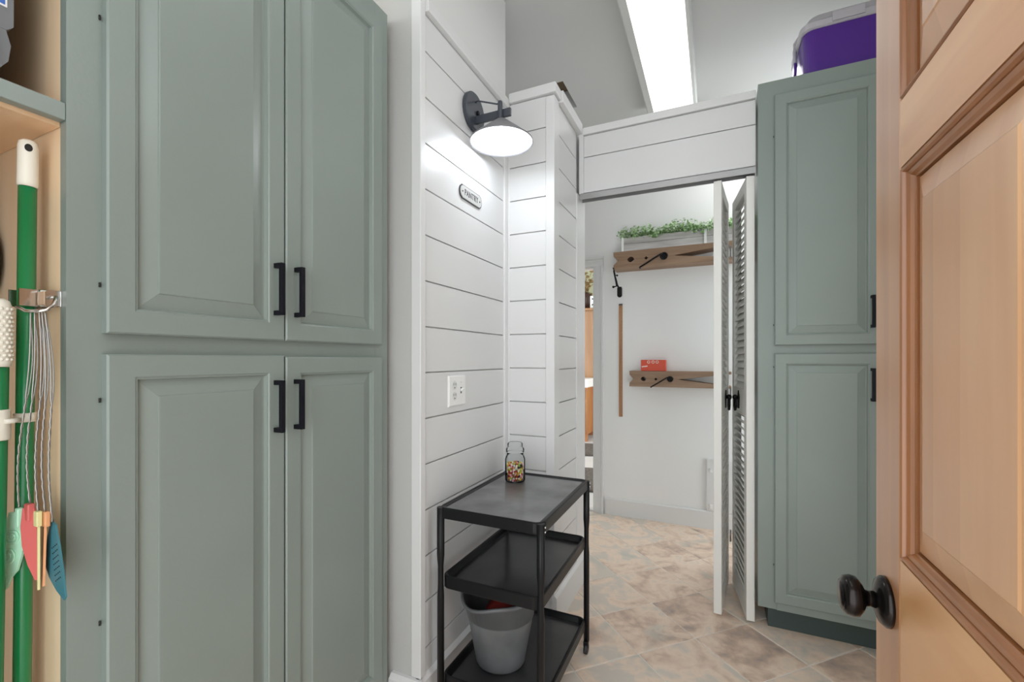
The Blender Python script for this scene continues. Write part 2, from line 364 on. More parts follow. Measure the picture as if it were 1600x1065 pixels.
# ceiling fixtures
def fixture(loc_y0, loc_y1, x0, x1, label, dm='diffuser'):
    t = thing('ceiling_light', ((x0+x1)/2, (loc_y0+loc_y1)/2, CZ-0.105), label, 'ceiling light', None)
    h = MB(); z0 = CZ-0.10
    pr = [(x0, CZ), (x0, z0+0.03), (x0+0.012, z0), (x0+0.045, z0-0.004), (x0+0.045, z0+0.012), (x0+0.018, z0+0.02), (x0+0.018, CZ)]
    h.prism(pr, 1, loc_y0, loc_y1)
    pr2 = [(x1, CZ), (x1, z0+0.02), (x1-0.006, z0), (x1-0.020, z0-0.004), (x1-0.020, z0+0.012), (x1-0.012, z0+0.02), (x1-0.012, CZ)]
    h.prism(pr2, 1, loc_y0, loc_y1)
    h.box(x0+0.018, x1-0.012, loc_y0+0.0005, loc_y1-0.0005, CZ-0.02, CZ); h.build('housing', 'fixture', t)
    box('diffuser', dm, (x0+0.046, x1-0.021, loc_y0+0.012, loc_y1-0.012, z0-0.006, z0+0.004), t)
    for y in (loc_y0, loc_y1-0.012): box('end_cap', 'fixture', (x0+0.0005, x1-0.0005, y, y+0.0115, z0-0.008, CZ-0.021), t)
    return t
fixture(1.78, 3.00, -0.392, -0.097, 'long lit fluorescent ceiling light running over the louvered doorway')
fixture(0.10, 1.32, -0.392, -0.097, 'unseen added fill light over the sage green cabinet', 'diffuser_fill')  # out-of-view fixture added to brighten the left cabinet side

# ================================================================ walls
JZ = 0.1527
def shiplap(parent, axis, face, a0, a1, z0, z1, ref, back=0.010, gap=0.0022):
    """boards with a recessed joint; axis 0: the face looks along x, run along y; axis 1: face looks along -y, run along x"""
    zs = [z0]
    k = math.floor((z0-ref)/JZ)+1
    while ref+k*JZ < z1-0.01:
        if ref+k*JZ > z0+0.01: zs.append(ref+k*JZ)
        k += 1
    zs.append(z1)
    for a, b in zip(zs, zs[1:]):
        m = MB(); za, zb = a+gap, b-gap
        if axis == 0: m.box(face-back, face, a0, a1, za, zb, bev=0.0012)
        else: m.box(a0, a1, face, face+back, za, zb, bev=0.0012)
        m.build('board', 'white', parent)

# left wall: full-height block with the shiplap on its room face
wl = struct(box('wall_left', 'wall', (-2.2, -0.886, 1.190, 1.853, 0.0, CZ)), 'white shiplap wall carrying the sconce and pantry sign', 'wall')
shiplap(wl, 0, -0.875, 1.2075, 1.8125, 0.139, 2.331, 2.208)
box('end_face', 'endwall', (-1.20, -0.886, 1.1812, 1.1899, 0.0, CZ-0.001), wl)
box('upper_face', 'wall', (-0.8859, -0.8795, 1.190, 1.843, 2.372, CZ-0.001), wl)
struct(box('trim_2', 'trim', (-0.905, -0.868, 1.1795, 1.207, 0.143, 2.372), bev=0.002), 'white corner board at the end of the shiplap wall', 'trim')
struct(box('trim_3', 'trim', (-0.8855, -0.856, 1.2072, 1.8425, 2.332, 2.372), bev=0.002), 'white cap rail along the top of the sconce wall', 'trim')
struct(box('trim_4', 'trim', (-0.8855, -0.867, 1.813, 1.8425, 0.143, 2.331), bev=0.002), 'white inside corner strip beside the sconce wall', 'trim')
m = MB(); m.prism([(-0.8855, 0), (-0.862, 0), (-0.862, 0.128), (-0.8745, 0.142), (-0.8855, 0.142)], 1, 1.178, 1.8425)
struct(m.build('baseboard_left', 'trim'), 'white baseboard under the sconce wall', 'baseboard')
m = MB(); m.prism([(1.181, 0), (1.157, 0), (1.157, 0.128), (1.1695, 0.142), (1.181, 0.142)], 0, -0.980, -0.862)
struct(m.build('baseboard_end', 'trim'), 'white baseboard on the narrow wall end beside the cabinet', 'baseboard')
# partition box that juts out beside the opening
wb = struct(box('wall_corner', 'white', (-1.9, -0.657, 1.854, 2.35, 0.0, 2.384)), 'boxed shiplap partition standing free of the ceiling', 'wall')
shiplap(wb, 1, 1.843, -0.8565, -0.6805, 0.143, 2.352, 2.212)
shiplap(wb, 0, -0.6455, 1.9065, 2.196, 0.143, 2.342, 2.206)
struct(box('trim_5', 'trim', (-0.680, -0.6395, 1.8395, 1.906, 0.143, 2.346), bev=0.002), 'white corner board at the partition edge', 'trim')
struct(box('trim_6', 'trim', (-0.8555, -0.6305, 1.829, 1.906, 2.353, 2.396), bev=0.002), 'white cap rail on the partition front', 'trim')
struct(box('trim_7', 'trim', (-0.6565, -0.6205, 1.9065, 2.2265, 2.343, 2.396), bev=0.002), 'white cap rail on the partition side', 'trim')
struct(box('trim_8', 'trim', (-0.6565, -0.641, 2.1965, 2.348, 0.143, 2.035), bev=0.002), 'white jamb board at the louvered doorway', 'trim')
m = MB(); m.prism([(-0.6565, 0), (-0.6315, 0), (-0.6315, 0.128), (-0.644, 0.142), (-0.6565, 0.142)], 1, 1.8465, 2.36)
struct(m.build('baseboard_partition', 'trim'), 'white baseboard along the partition side', 'baseboard')
struct(box('trim_9', 'trim', (-0.874, -0.8565, 1.8435, 1.8530, 0.143, 2.346), bev=0.001), 'white strip in the partition corner', 'trim')
# header over the opening
wh = struct(box('wall_header', 'white', (-0.6395, 0.1660, 2.2415, 2.35, 2.036, 2.362)), 'white shiplap header above the louvered doorway', 'wall')
for za, zb in ((2.040, 2.224), (2.224, 2.336)): box('board', 'white', (-0.6145, 0.1655, 2.230, 2.240, za+0.0022, zb-0.0022), wh, bev=0.0012)
struct(box('trim_10', 'trim', (-0.6145, 0.1655, 2.218, 2.2410, 2.337, 2.372), bev=0.002), 'white cap rail on the shiplap header', 'trim')
struct(box('trim_11', 'trim', (-0.6390, -0.6150, 2.2225, 2.2410, 2.037, 2.3720), bev=0.002), 'white end strip of the shiplap header', 'trim')
m = MB(); m.box(-0.636, 0.166, 2.2255, 2.2285, 2.008, 2.0355); m.box(-0.636, 0.166, 2.275, 2.278, 2.008, 2.0355); m.box(-0.636, 0.166, 2.2285, 2.275, 2.0325, 2.0355)
struct(m.build('trim_12', 'alu'), 'grey metal bifold track under the header', 'track')
# far wall of the hall, with doorway on its left
m = MB(); m.box(-0.845, 0.72, 3.38, 3.48, 0, CZ); m.box(-1.65, -0.845, 3.38, 3.48, 1.905, CZ); m.box(-2.2, -1.65, 3.38, 3.48, 0, CZ)
wf = struct(m.build('wall_far', 'hallwall'), 'white hall wall behind the clothespin shelves', 'wall')
struct(box('wall_right', 'wall', (0.70, 0.75, 0.95, 2.83, 0.0, CZ)), 'white side wall hidden behind the wooden door', 'wall')
m = MB(); m.box(-0.98, -0.82, -0.19, -0.08, 0.0, CZ); m.box(-0.82, 0.262, -0.19, -0.08, 2.07, CZ); m.box(0.262, 0.75, -0.19, -0.08, 0.0, CZ)
struct(m.build('wall_back', 'wall'), 'pale pantry wall with the open doorway', 'wall')
struct(box('wall_hall', 'wall', (-2.2, -1.9, 2.36, 3.38, 0.0, CZ)), 'white wall closing the hall past the partition', 'wall')
m = MB(); m.prism([(3.3795, 0), (3.365, 0), (3.365, 0.118), (3.372, 0.128), (3.3795, 0.128)], 0, -0.762, 0.695)
struct(m.build('baseboard_far', 'trim'), 'tall white baseboard under the clothespin shelves', 'baseboard')
# kitchen doorway casing (stepped profile)
def casing(name, label, verts_axis, prof, a, b):
    m = MB(); m.prism(prof, verts_axis, a, b); return struct(m.build(name, 'trim'), label, 'trim')
casing('trim_13', 'white fluted casing right of the kitchen doorway', 2, [(-0.852, 3.3795), (-0.852, 3.366), (-0.830, 3.362), (-0.806, 3.362), (-0.803, 3.356), (-0.796, 3.352), (-0.792, 3.356), (-0.788, 3.350), (-0.775, 3.350), (-0.775, 3.3795)], 0.0, 1.8978)
m = MB(); m.prism([(3.3795, 1.898), (3.366, 1.898), (3.362, 1.915), (3.362, 1.934), (3.356, 1.937), (3.352, 1.944), (3.356, 1.948), (3.350, 1.952), (3.350, 1.968), (3.3795, 1.968)], 0, -1.70, -0.7755)
struct(m.build('trim_14', 'trim'), 'white casing over the kitchen doorway', 'trim')
m = MB(); m.box(-0.858, -0.8455, 3.381, 3.479, 0.0125, 1.89); struct(m.build('trim_15', 'trim'), 'white jamb of the kitchen doorway', 'trim')
struct(box('trim_16', 'trim', (-1.65, -0.8585, 3.381, 3.479, 1.891, 1.904)), 'white head jamb of the kitchen doorway', 'trim')

# ================================================================ kitchen beyond the doorway
struct(box('wall_kitchen', 'kwall', (-4.5, 0.75, 7.35, 7.45, 0, 2.8)), 'olive kitchen wall seen through the doorway', 'wall')
struct(box('ceiling_kitchen', 'ceil', (-4.5, 0.75, 3.51, 7.45, 2.80, 2.86)), 'kitchen ceiling beyond the doorway', 'ceiling')
t = thing('tall_cabinet', (-1.9, 7.0, 0), 'tall honey oak kitchen cabinet seen through the narrow doorway', 'cabinet')
box('body', 'kitchen', (-2.30, -1.40, 6.72, 7.34, 0.08, 1.93), t, bev=0.004); box('crown', 'kitchen', (-2.32, -1.38, 6.70, 7.34, 1.931, 1.972), t, bev=0.008); box('plinth', 'cherry', (-2.28, -1.42, 6.75, 7.32, 0, 0.079), t)
m = MB(); m.prism([(-1.905, .12), (-1.42, .12), (-1.42, 1.9), (-1.905, 1.9)], 1, 6.705, 6.719); m.build('door', 'kitchen', t)
t = thing('vanity_cabinet', (-2.0, 6.4, 0), 'cherry base cabinet with white countertop in the kitchen', 'cabinet')
box('body', 'cherry', (-2.50, -1.655, 6.16, 6.68, 0.10, 0.775), t, bev=0.003); box('countertop', 'plate', (-2.52, -1.637, 6.13, 6.69, 0.776, 0.895), t, bev=0.006)
for x in (-1.70, -2.46): box('foot', 'cherry', (x, x+0.045, 6.18, 6.23, 0, 0.0995), t)
for z0, z1 in ((0.60, 0.75), (0.13, 0.57)):
    d = box('drawer' if z0 > .5 else 'door', 'kitchen', (-2.12, -1.675, 6.142, 6.1595, z0, z1), t, bev=0.004)
    MB().tube([(-1.77, 6.141, (z0+z1)/2-0.03), (-1.77, 6.115, (z0+z1)/2-0.02), (-1.77, 6.115, (z0+z1)/2+0.02), (-1.77, 6.141, (z0+z1)/2+0.03)], 0.008, 8).build('handle', 'handle', d)
t = thing('vase', (-1.90, 6.95, 1.972), 'dark brown vase of dried flowers on the kitchen cabinet', 'vase')
MB().lathe([(0.06, 0), (0.085, 0.03), (0.11, 0.16), (0.10, 0.24), (0.075, 0.27), (0.07, 0.25), (0.0, 0.24)], (-1.90, 6.95, 1.9725), n=20).build('pot', 'pot', t)
m = MB()
for k in range(40):
    a = random.uniform(0, 2*PI); r = random.uniform(.02, .22); z = random.uniform(2.20, 2.62)
    q = Vector((-1.90+r*math.cos(a), 6.95+r*math.sin(a), z)); m.tube([(-1.90, 6.95, 2.2), (Vector((-1.90, 6.95, 2.2))+q)/2+Vector((0, 0, .05)), q], [0.004, 0.006, 0.003], 5); m.sphere(q, random.uniform(.015, .04), 7, (1, 1, .7))
f = m.build('dried_flowers', 'dried', t); f['kind'] = 'stuff'
t = thing('salt_shaker', (-1.735, 6.82, 1.972), 'small white box with two dots beside the brown vase', 'box')
box('body', 'plate', (-1.775, -1.692, 6.80, 6.85, 1.9725, 2.17), t, bev=0.008)
for z in (2.03, 2.12): MB().lathe([(0.012, 0), (0.012, 0.003)], (-1.735, 6.7965, z), axis=1, n=12).build('dot', 'slot', t)
def rug(name, x, y, rx, ry, label):
    m = MB(); n = 40; lp = []
    for s_, z in ((0.98, 0.0005), (1.0, 0.012), (0.93, 0.024), (0.6, 0.026), (0.2, 0.026)): lp.append([(x+rx*s_*math.cos(2*PI*k/n), y+ry*s_*math.sin(2*PI*k/n), z) for k in range(n)])
    m.loops(lp, smooth=True); return tag(m.build(name, 'rug'), label, 'rug')
rug('shag_rug', -1.50, 5.62, 0.40, 0.37, 'dark shag rug in front of the cherry base cabinet')
rug('shag_rug', -1.12, 4.25, 0.45, 0.42, 'dark shag rug just inside the kitchen doorway')

# ================================================================ raised-panel cabinet doors
def panel_door(root, name, face, a0, a1, z0, z1, axis, thick=0.019, rail=0.047, top=None, bottom=None):
    """frame and raised panel; axis 0: front looks to +x at x=face, width along y; axis 1: front looks to -y at y=face, width along x"""
    sg = 1 if axis == 0 else -1
    def lp(i, d, t=None):
        tt = i if t is None else t
        pts = [(a0+i, z0+tt), (a1-i, z0+tt), (a1-i, z1-tt), (a0+i, z1-tt)]
        return [((face+sg*d, p[0], p[1]) if axis == 0 else (p[0], face+sg*d, p[1])) for p in pts]
    r = rail
    d = MB().loops([lp(0, -thick), lp(0, -0.003), lp(0.003, 0), lp(r-0.006, 0), lp(r-0.003, -0.0025), lp(r-0.001, -0.0025), lp(r+0.002, -0.010), lp(r+0.002, -thick)], cap0=False, cap1=False).build(name, 'green', root)
    MB().loops([lp(r+0.0005, -thick), lp(r+0.0015, -0.0105), lp(r+0.006, -0.0105), lp(r+0.032, -0.0035), lp(r+0.033, -0.0015), lp(r+0.035, -0.0010)], cap0=True).build('panel', 'green', d)
    return d
def pull(door, axis, face, a, z0, z1):
    m = MB(); t = 0.0055
    if axis == 0:
        m.box(face+0.018, face+0.028, a-t, a+t, z0, z1, bev=0.001)
        for z in (z0, z1-0.011): m.box(face+0.0003, face+0.0185, a-t, a+t, z, z+0.011)
    else:
        m.box(a-t, a+t, face-0.028, face-0.018, z0, z1, bev=0.001)
        for z in (z0, z1-0.011): m.box(a-t, a+t, face-0.0185, face-0.0003, z, z+0.011)
    return m.build('handle', 'handle', door)

# left built-in: four doors and the open broom cubby, one painted face frame
LX, LF = -0.985, -0.966
t = thing('built_in_cabinet', (-1.27, 0.5, 0), 'tall sage green built-in cabinet with four doors beside broom cubby', 'cabinet')
m = MB()
m.box(LX-0.02, LX, 0.360, 0.4235, 0.10, 2.322); m.box(LX-0.02, LX, 1.097, 1.1565, 0.10, 2.322)          # stiles
m.box(LX-0.02, LX-0.0002, 0.4235, 1.097, 1.178, 1.242); m.box(LX-0.02, LX-0.0002, 0.4235, 1.097, 0.10, 0.16); m.box(LX-0.02, LX-0.0002, 0.4235, 1.097, 2.25, 2.322)
m.box(LX-0.0205, LX-0.0002, -0.20, 0.360, 2.25, 2.322)
m.box(LX-0.02, LX-0.0002, -0.20, 0.360, 0.10, 0.16)
m.build('face_frame', 'green', t)
box('shelf_edge', 'green', (LX-0.02, LX-0.0006, -0.18, 0.3598, 1.583, 1.612), t, bev=0.0015)
box('shelf', 'plyx', (-1.53, LX-0.0206, -0.18, 0.3595, 1.576, 1.6105), t)
box('side_panel', 'ply', (-1.53, LX-0.0206, 0.3605, 0.379, 0.10, 2.30), t)
box('side_panel', 'ply', (-1.53, LX-0.0206, -0.20, -0.1805, 0.10, 2.30), t)
box('side_panel', 'ply', (-1.53, LX-0.0206, 1.137, 1.156, 0.10, 2.30), t)
box('back_panel', 'holein', (-1.549, -1.5305, -0.20, 1.156, 0.10, 2.30), t)  # dark brown back stands in for the deep shade of the cubby
box('top_panel', 'ply', (-1.549, LX-0.0206, -0.20, 1.156, 2.3005, 2.322), t)
box('bottom_panel', 'ply', (-1.53, LX-0.0206, -0.18, 1.1365, 0.101, 0.118), t)
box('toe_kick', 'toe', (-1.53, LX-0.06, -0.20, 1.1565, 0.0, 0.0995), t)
for nm, a0, a1, z0, z1, ha in (('door', 0.407, 0.7585, 1.230, 2.262, 0.733), ('door', 0.7625, 1.112, 1.230, 2.262, 0.790),
                               ('door', 0.407, 0.7585, 0.150, 1.193, 0.733), ('door', 0.7625, 1.112, 0.150, 1.190, 0.789)):
    d = panel_door(t, nm, LF, a0, a1, z0, z1, 0)
    if z0 > 1: pull(d, 0, LF, ha, 1.290, 1.415)
    else: pull(d, 0, LF, ha, 1.008, 1.133)
    for hz in ((1.315, 1.785) if z0 > 1 else (1.112, 0.720)):
        if a0 < 0.5: MB().tube([(LF-0.017, a0-0.0035, hz-0.004), (LF-0.017, a0-0.0035, hz+0.004)], 0.0016, 8).build('hinge', 'crack', d)

# right cabinet
RY, RF = 2.20, 2.181
t = thing('tall_green_cabinet', (0.41, 2.5, 0), 'tall dark green two-door cabinet next to the louvered door', 'cabinet')
m = MB(); m.box(0.1720, 0.2420, RY, RY+0.02, 0.108, 2.382); m.box(0.585, 0.655, RY, RY+0.02, 0.108, 2.382)
m.box(0.2420, 0.585, RY+0.0002, RY+0.02, 1.185, 1.265); m.box(0.2420, 0.585, RY+0.0002, RY+0.02, 0.108, 0.17); m.box(0.2420, 0.585, RY+0.0002, RY+0.02, 2.295, 2.382)
m.build('face_frame', 'green', t)
box('body', 'green', (0.1725, 0.6545, RY+0.0205, 2.79, 0.108, 2.381), t)
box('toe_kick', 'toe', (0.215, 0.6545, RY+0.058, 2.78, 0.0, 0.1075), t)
for z0, z1 in ((1.243, 2.312), (0.144, 1.207)):
    d = panel_door(t, 'door', RF, 0.234, 0.600, z0, z1, 1)
    pull(d, 1, RF, 0.566, *((1.308, 1.435) if z0 > 1 else (1.018, 1.148)))
    for hz in ((1.33, 2.14) if z0 > 1 else (1.15, 0.30)):
        MB().tube([(0.2305, RF+0.016, hz-0.004), (0.2305, RF+0.016, hz+0.004)], 0.0014, 8).build('hinge', 'crack', d)
box('rail_strip', 'green', (0.2425, 0.6545, RY-0.006, RY-0.0003, 0.109, 0.142), t)

# ================================================================ louvered bifold door
def bifold_panel(root, front, hinge, inner_sign):
    dx, dy = hinge[0]-front[0], hinge[1]-front[1]; wd = math.hypot(dx, dy); ang = math.atan2(dy, dx); T = 0.034
    H0, H1 = 0.014, 2.002
    m = MB(); st = 0.055
    m.box(0, st, -T/2, T/2, H0, H1, bev=0.0025); m.box(wd-st, wd, -T/2, T/2, H0, H1, bev=0.0025)
    m.box(st-0.001, wd-st+0.001, -T/2+0.001, T/2-0.001, H0+0.001, 0.105); m.box(st-0.001, wd-st+0.001, -T/2+0.001, T/2-0.001, 0.930, 1.045); m.box(st-0.001, wd-st+0.001, -T/2+0.001, T/2-0.001, 1.945, H1-0.001)
    p = m.build('leaf', 'louver', root, origin=(0, 0, 0)); p.location = Vector((front[0], front[1], 0))-root.location; p.rotation_euler = (0, 0, ang)
    s = MB(); s.box(st-0.002, wd-st+0.002, -0.0215, 0.0215, -0.0034, 0.0034, bev=0.0015)
    first = None
    for z0, z1 in ((0.105, 0.930), (1.045, 1.945)):
        n = int((z1-z0)/0.0325)
        for k in range(n):
            z = z0+(k+0.5)*(z1-z0)/n
            if first is None: first = s.build('slat', 'louver', p, origin=(0, 0, 0)); first.location = (0, 0, z); first.rotation_euler = (inner_sign*math.radians(42), 0, 0)
            else: share(first, 'slat', p, (0, 0, z), (inner_sign*math.radians(42 if z < 1 else -62), 0, 0))
    # iron drop pull on the inner face
    k = MB(); x = wd*0.50; y0 = inner_sign*(T/2-0.0007); y1 = inner_sign*(T/2+0.004)
    k.prism([(x-0.012, 0.945), (x+0.012, 0.945), (x+0.016, 0.975), (x+0.022, 1.0), (x+0.012, 1.012), (x, 1.032), (x-0.012, 1.012), (x-0.022, 1.0), (x-0.016, 0.975)], 1, min(y0, y1), max(y0, y1))
    yk = inner_sign*(T/2+0.016)
    k.tube([(x, y1, 0.998), (x, yk, 0.998)], 0.009, 10); k.sphere((x, yk, 0.998), 0.013, 12)
    k.tube([(x-0.012, yk, 0.995), (x-0.014, yk, 0.955), (x, yk, 0.938), (x+0.014, yk, 0.955), (x+0.012, yk, 0.995)], 0.0065, 8)
    k.build('pull', 'iron', p, origin=(0, 0, 0)).location = (0, 0, 0)
    pn = MB(); pn.tube([(0.03, 0, H1-0.001), (0.03, 0, 2.03)], 0.005, 8); pn.build('track_pin', 'alu', p, origin=(0, 0, 0)).location = (0, 0, 0)
    return p
bd = bpy.data.objects.new('door_1', None); COL.objects.link(bd); bd.location = (0.075, 2.42, 0.014)
bd.location.z = 0; struct(bd, 'white louvered bifold door folded open with black iron pulls', 'door')
bifold_panel(bd, (0.012, 2.236), (0.051, 2.600), -1)
bifold_panel(bd, (0.146, 2.236), (0.101, 2.600), 1)
for z in (0.25, 1.0, 1.75): MB().tube([(0.076, 2.604, z-0.03), (0.076, 2.604, z+0.03)], 0.005, 8).build('hinge', 'alu', bd)

# ================================================================ wooden six-panel door
DX, DT = 0.215, 0.036
dr = bpy.data.objects.new('door_2', None); COL.objects.link(dr); dr.location = (DX+DT/2, 0.81, 0.0); struct(dr, 'stained pine six-panel door standing open with bronze knob', 'door')
Y1, Y0 = 0.812, -0.058
ys = [Y1, Y1-0.093, Y1-0.093-0.292, Y1-0.093-0.292-0.10, Y0+0.093, Y0]
zr = [0.012, 0.24, 0.742, 0.928, 1.428, 1.512, 1.90, 2.03]
box('stile', 'door', (DX, DX+DT, ys[1], ys[0], zr[0], zr[-1]), dr, bev=0.0025)
box('stile', 'door', (DX, DX+DT, ys[5], ys[4], zr[0], zr[-1]), dr, bev=0.0025)
for a, b in ((0, 1), (2, 3), (4, 5), (6, 7)): box('rail', 'doorrail', (DX+0.0003, DX+DT-0.0003, ys[4]+0.0002, ys[1]-0.0002, zr[a], zr[b]), dr)
for a, b in ((1, 2), (3, 4), (5, 6)): box('mullion', 'door', (DX+0.0004, DX+DT-0.0004, ys[3], ys[2], zr[a]+0.0002, zr[b]-0.0002), dr)
def door_panel(y0, y1, z0, z1):
    def lp(i, d): return [(DX+d, y0+i, z0+i), (DX+d, y1-i, z0+i), (DX+d, y1-i, z1-i), (DX+d, y0+i, z1-i)]
    p = MB().loops([lp(0.021, 0.024), lp(0.022, 0.0125), lp(0.056, 0.0045), lp(0.058, 0.0030), lp(0.062, 0.0030)], cap0=True).build('panel', 'door', dr)
    MB().loops([lp(0.0022, 0.024), lp(0.0022, 0.0012), lp(0.0040, -0.0012), lp(0.007, 0.0000), lp(0.0085, 0.0030), lp(0.0088, 0.0050), lp(0.0098, 0.0040), lp(0.014, 0.0060), lp(0.0165, 0.0095), lp(0.0188, 0.0105), lp(0.0188, 0.024)], cap0=False, cap1=False).build('moulding', 'doordark', p)
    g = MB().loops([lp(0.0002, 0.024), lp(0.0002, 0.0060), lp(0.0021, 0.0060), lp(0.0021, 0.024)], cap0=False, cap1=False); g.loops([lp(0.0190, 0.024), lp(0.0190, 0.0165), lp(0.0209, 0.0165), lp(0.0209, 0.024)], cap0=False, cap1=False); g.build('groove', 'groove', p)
for a, b in ((1, 2), (3, 4), (5, 6)):
    door_panel(ys[2], ys[1], zr[a], zr[b]); door_panel(ys[4], ys[3], zr[a], zr[b])
KY, KZ = 0.765, 0.852
k = MB().lathe([(0.0, 0), (0.033, 0), (0.033, -0.004), (0.029, -0.009), (0.020, -0.012), (0.012, -0.014)][1:], (DX-0.0003, KY, KZ), axis=0, n=36).build('rosette', 'bronze', dr)
MB().lathe([(0.011, -0.0145), (0.010, -0.020), (0.0115, -0.025), (0.019, -0.028), (0.0262, -0.034), (0.0275, -0.041), (0.0255, -0.048), (0.020, -0.052), (0.0185, -0.0515), (0.017, -0.053), (0.006, -0.0545)], (DX, KY, KZ), axis=0, n=36).build('knob', 'bronze', k)
box('latch_plate', 'bronze', (DX+0.006, DX+DT-0.006, Y1-0.001, Y1+0.0008, 0.80, 0.90), dr)

# ================================================================ black cart
CX0, CX1, CY0, CY1, CTZ = -0.832, -0.462, 1.222, 1.752, 0.697
ct = thing('utility_cart', ((CX0+CX1)/2, (CY0+CY1)/2, 0), 'black metal three-tier utility cart in the shiplap corner', 'cart')
def tray(name, zt, depth, drop, ins, lip=0.010):
    x0, x1, y0, y1 = CX0+ins, CX1-ins, CY0+ins, CY1-ins; r = 0.03
    def q(i, z): return rrect(x0+i, x1-i, y0+i, y1-i, max(0.006, r-i), z)
    return MB().loops([q(lip, zt-drop), q(0.001, zt-drop), q(0, zt-drop+0.003), q(0, zt-0.003), q(0.003, zt), q(lip-0.003, zt), q(lip, zt-0.003), q(lip+0.006, zt-depth+0.002), q(lip+0.010, zt-depth)], cap0=False, cap1=True, smooth=False).loops([q(lip+0.009, zt-depth-0.0012), q(lip, zt-drop)], cap0=True, cap1=False).build(name, 'black', ct)
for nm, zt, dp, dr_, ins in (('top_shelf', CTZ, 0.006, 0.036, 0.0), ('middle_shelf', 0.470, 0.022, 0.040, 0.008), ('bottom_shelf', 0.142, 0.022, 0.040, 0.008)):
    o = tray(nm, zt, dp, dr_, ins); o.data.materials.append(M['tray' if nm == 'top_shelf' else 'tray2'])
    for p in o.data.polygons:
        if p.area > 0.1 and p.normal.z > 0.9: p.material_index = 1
for x, sx in ((CX0+0.008, -1), (CX1-0.008, 1)):
    for y, sy in ((CY0+0.008, -1), (CY1-0.008, 1)):
        pts = [(x, y, 0.052), (x, y, 0.40), (x, y, 0.44), (x, y, 0.50), (x, y, 0.54), (x, y, CTZ-0.002)]
        lg = MB().tube(pts, [0.0115, 0.0115, 0.0095, 0.0095, 0.0125, 0.0125], 12).build('leg', 'black', ct)
        b_ = MB(); b_.box(x-0.010, x+0.010, y-0.014, y+0.002, 0.030, 0.0515, bev=0.002); b_.build('caster_fork', 'black', lg)
        MB().lathe([(0.008, -0.008), (0.019, -0.007), (0.020, 0), (0.019, 0.007), (0.008, 0.008)], (x, y-0.006, 0.0203), axis=0, n=20).build('wheel', 'caseblk', lg)
        for zz in (CTZ-0.026, CTZ-0.012):
            MB().lathe([(0.0035, 0), (0.0035, 0.003), (0.001, 0.004)], (x+(0.0122 if sx > 0 else -0.0162), y, zz), axis=0, n=8).build('rivet', 'chrome', lg)

# candy jar
JX, JY, JZ0 = -0.735, 1.632, 0.6915
t = thing('candy_jar', (JX, JY, JZ0), 'clear glass jar with lid on the black cart', 'jar')
MB().lathe([(0.001, 0.0), (0.036, 0.0), (0.041, 0.006), (0.041, 0.088), (0.037, 0.100), (0.0335, 0.106), (0.0335, 0.116), (0.031, 0.116), (0.031, 0.106), (0.035, 0.099), (0.039, 0.087), (0.039, 0.007), (0.035, 0.003), (0.001, 0.003)], (JX, JY, JZ0), n=40, cap0=False, cap1=False).build('body', 'glass', t)
l_ = MB().lathe([(0.036, 0.1165), (0.0365, 0.120), (0.0365, 0.130), (0.034, 0.133), (0.031, 0.138), (0.031, 0.150), (0.027, 0.155), (0.001, 0.156)], (JX, JY, JZ0), n=40, cap0=True, cap1=False).build('lid', 'glass', t)
m = MB()
for z in [0.010+0.0072*k for k in range(10)]:
    for ring, n in ((0.0325, 20), (0.022, 13), (0.011, 7), (0.0, 1)):
        if z > 0.068 and random.random() < 0.35: continue
        ph = random.uniform(0, 6)
        for k in range(n):
            a = ph+2*PI*k/n
            m.sphere((JX+ring*math.cos(a), JY+ring*math.sin(a), JZ0+z+random.uniform(-.002, .002)), random.uniform(0.0042, 0.0056), 6, (random.uniform(.8, 1.1), random.uniform(.8, 1.1), random.uniform(.8, 1.1)))
tag(m.build('candy', 'candy'), 'small mixed colour candies filling the glass jar', 'candy', kind='stuff')

# bucket
BX, BY, BZ = -0.690, 1.405, 0.1205
t = thing('plastic_bucket', (BX, BY, BZ), 'grey plastic bucket on the bottom tier of the cart', 'bucket')
def brim(r, z, dip, sp=1.0):
    lp = []
    for k in range(48):
        a = 2*PI*k/48; s_ = max(0, math.cos(a+PI/2+0.35))**8     # spout towards the front
        rr = r*(1+0.10*sp*s_); lp.append((BX+rr*1.04*math.cos(a), BY+rr*0.98*math.sin(a), BZ+z-dip*s_))
    return lp
MB().loops([brim(.070, 0, 0, 0), brim(.080, 0.002, 0, 0), brim(.084, 0.010, 0, 0), brim(.1115, 0.165, 0, 0), brim(.1115, 0.171, 0, 0), brim(.115, 0.172, 0, .2), brim(.124, 0.236, .012, 1), brim(.132, 0.240, .014, 1), brim(.135, 0.248, .016, 1), brim(.132, 0.255, .018, 1), brim(.126, 0.254, .018, 1), brim(.120, 0.235, .014, 1), brim(.108, 0.165, 0, 0), brim(.081, 0.012, 0, 0), brim(.076, 0.006, 0, 0)], cap0=True, cap1=True, smooth=True).build('pail', 'bucket', t)
hp = [(BX+0.139*math.cos(a), BY+0.137*math.sin(a), BZ+0.238-0.02*math.sin(a)) for a in [PI*k/16 for k in range(17)]]
MB().tube(hp, 0.004, 8).build('bail_handle', 'wire', t)
m = MB(); n = 14; lp = []
for k in range(7):
    z = 0.15+0.012*k; rr = 0.072*(1-(k/7)**2*0.8); lp.append([(BX+0.012+rr*(1+.18*math.sin(3*a+k))*math.cos(a), BY+0.022+rr*(1+.15*math.cos(4*a-k))*math.sin(a), BZ+z+0.006*math.sin(5*a)) for a in [2*PI*i/n for i in range(n)]])
m.loops(lp, smooth=True)
tag(m.build('cleaning_cloth', 'redcloth'), 'crumpled red cloth stuffed inside the grey bucket', 'cloth')

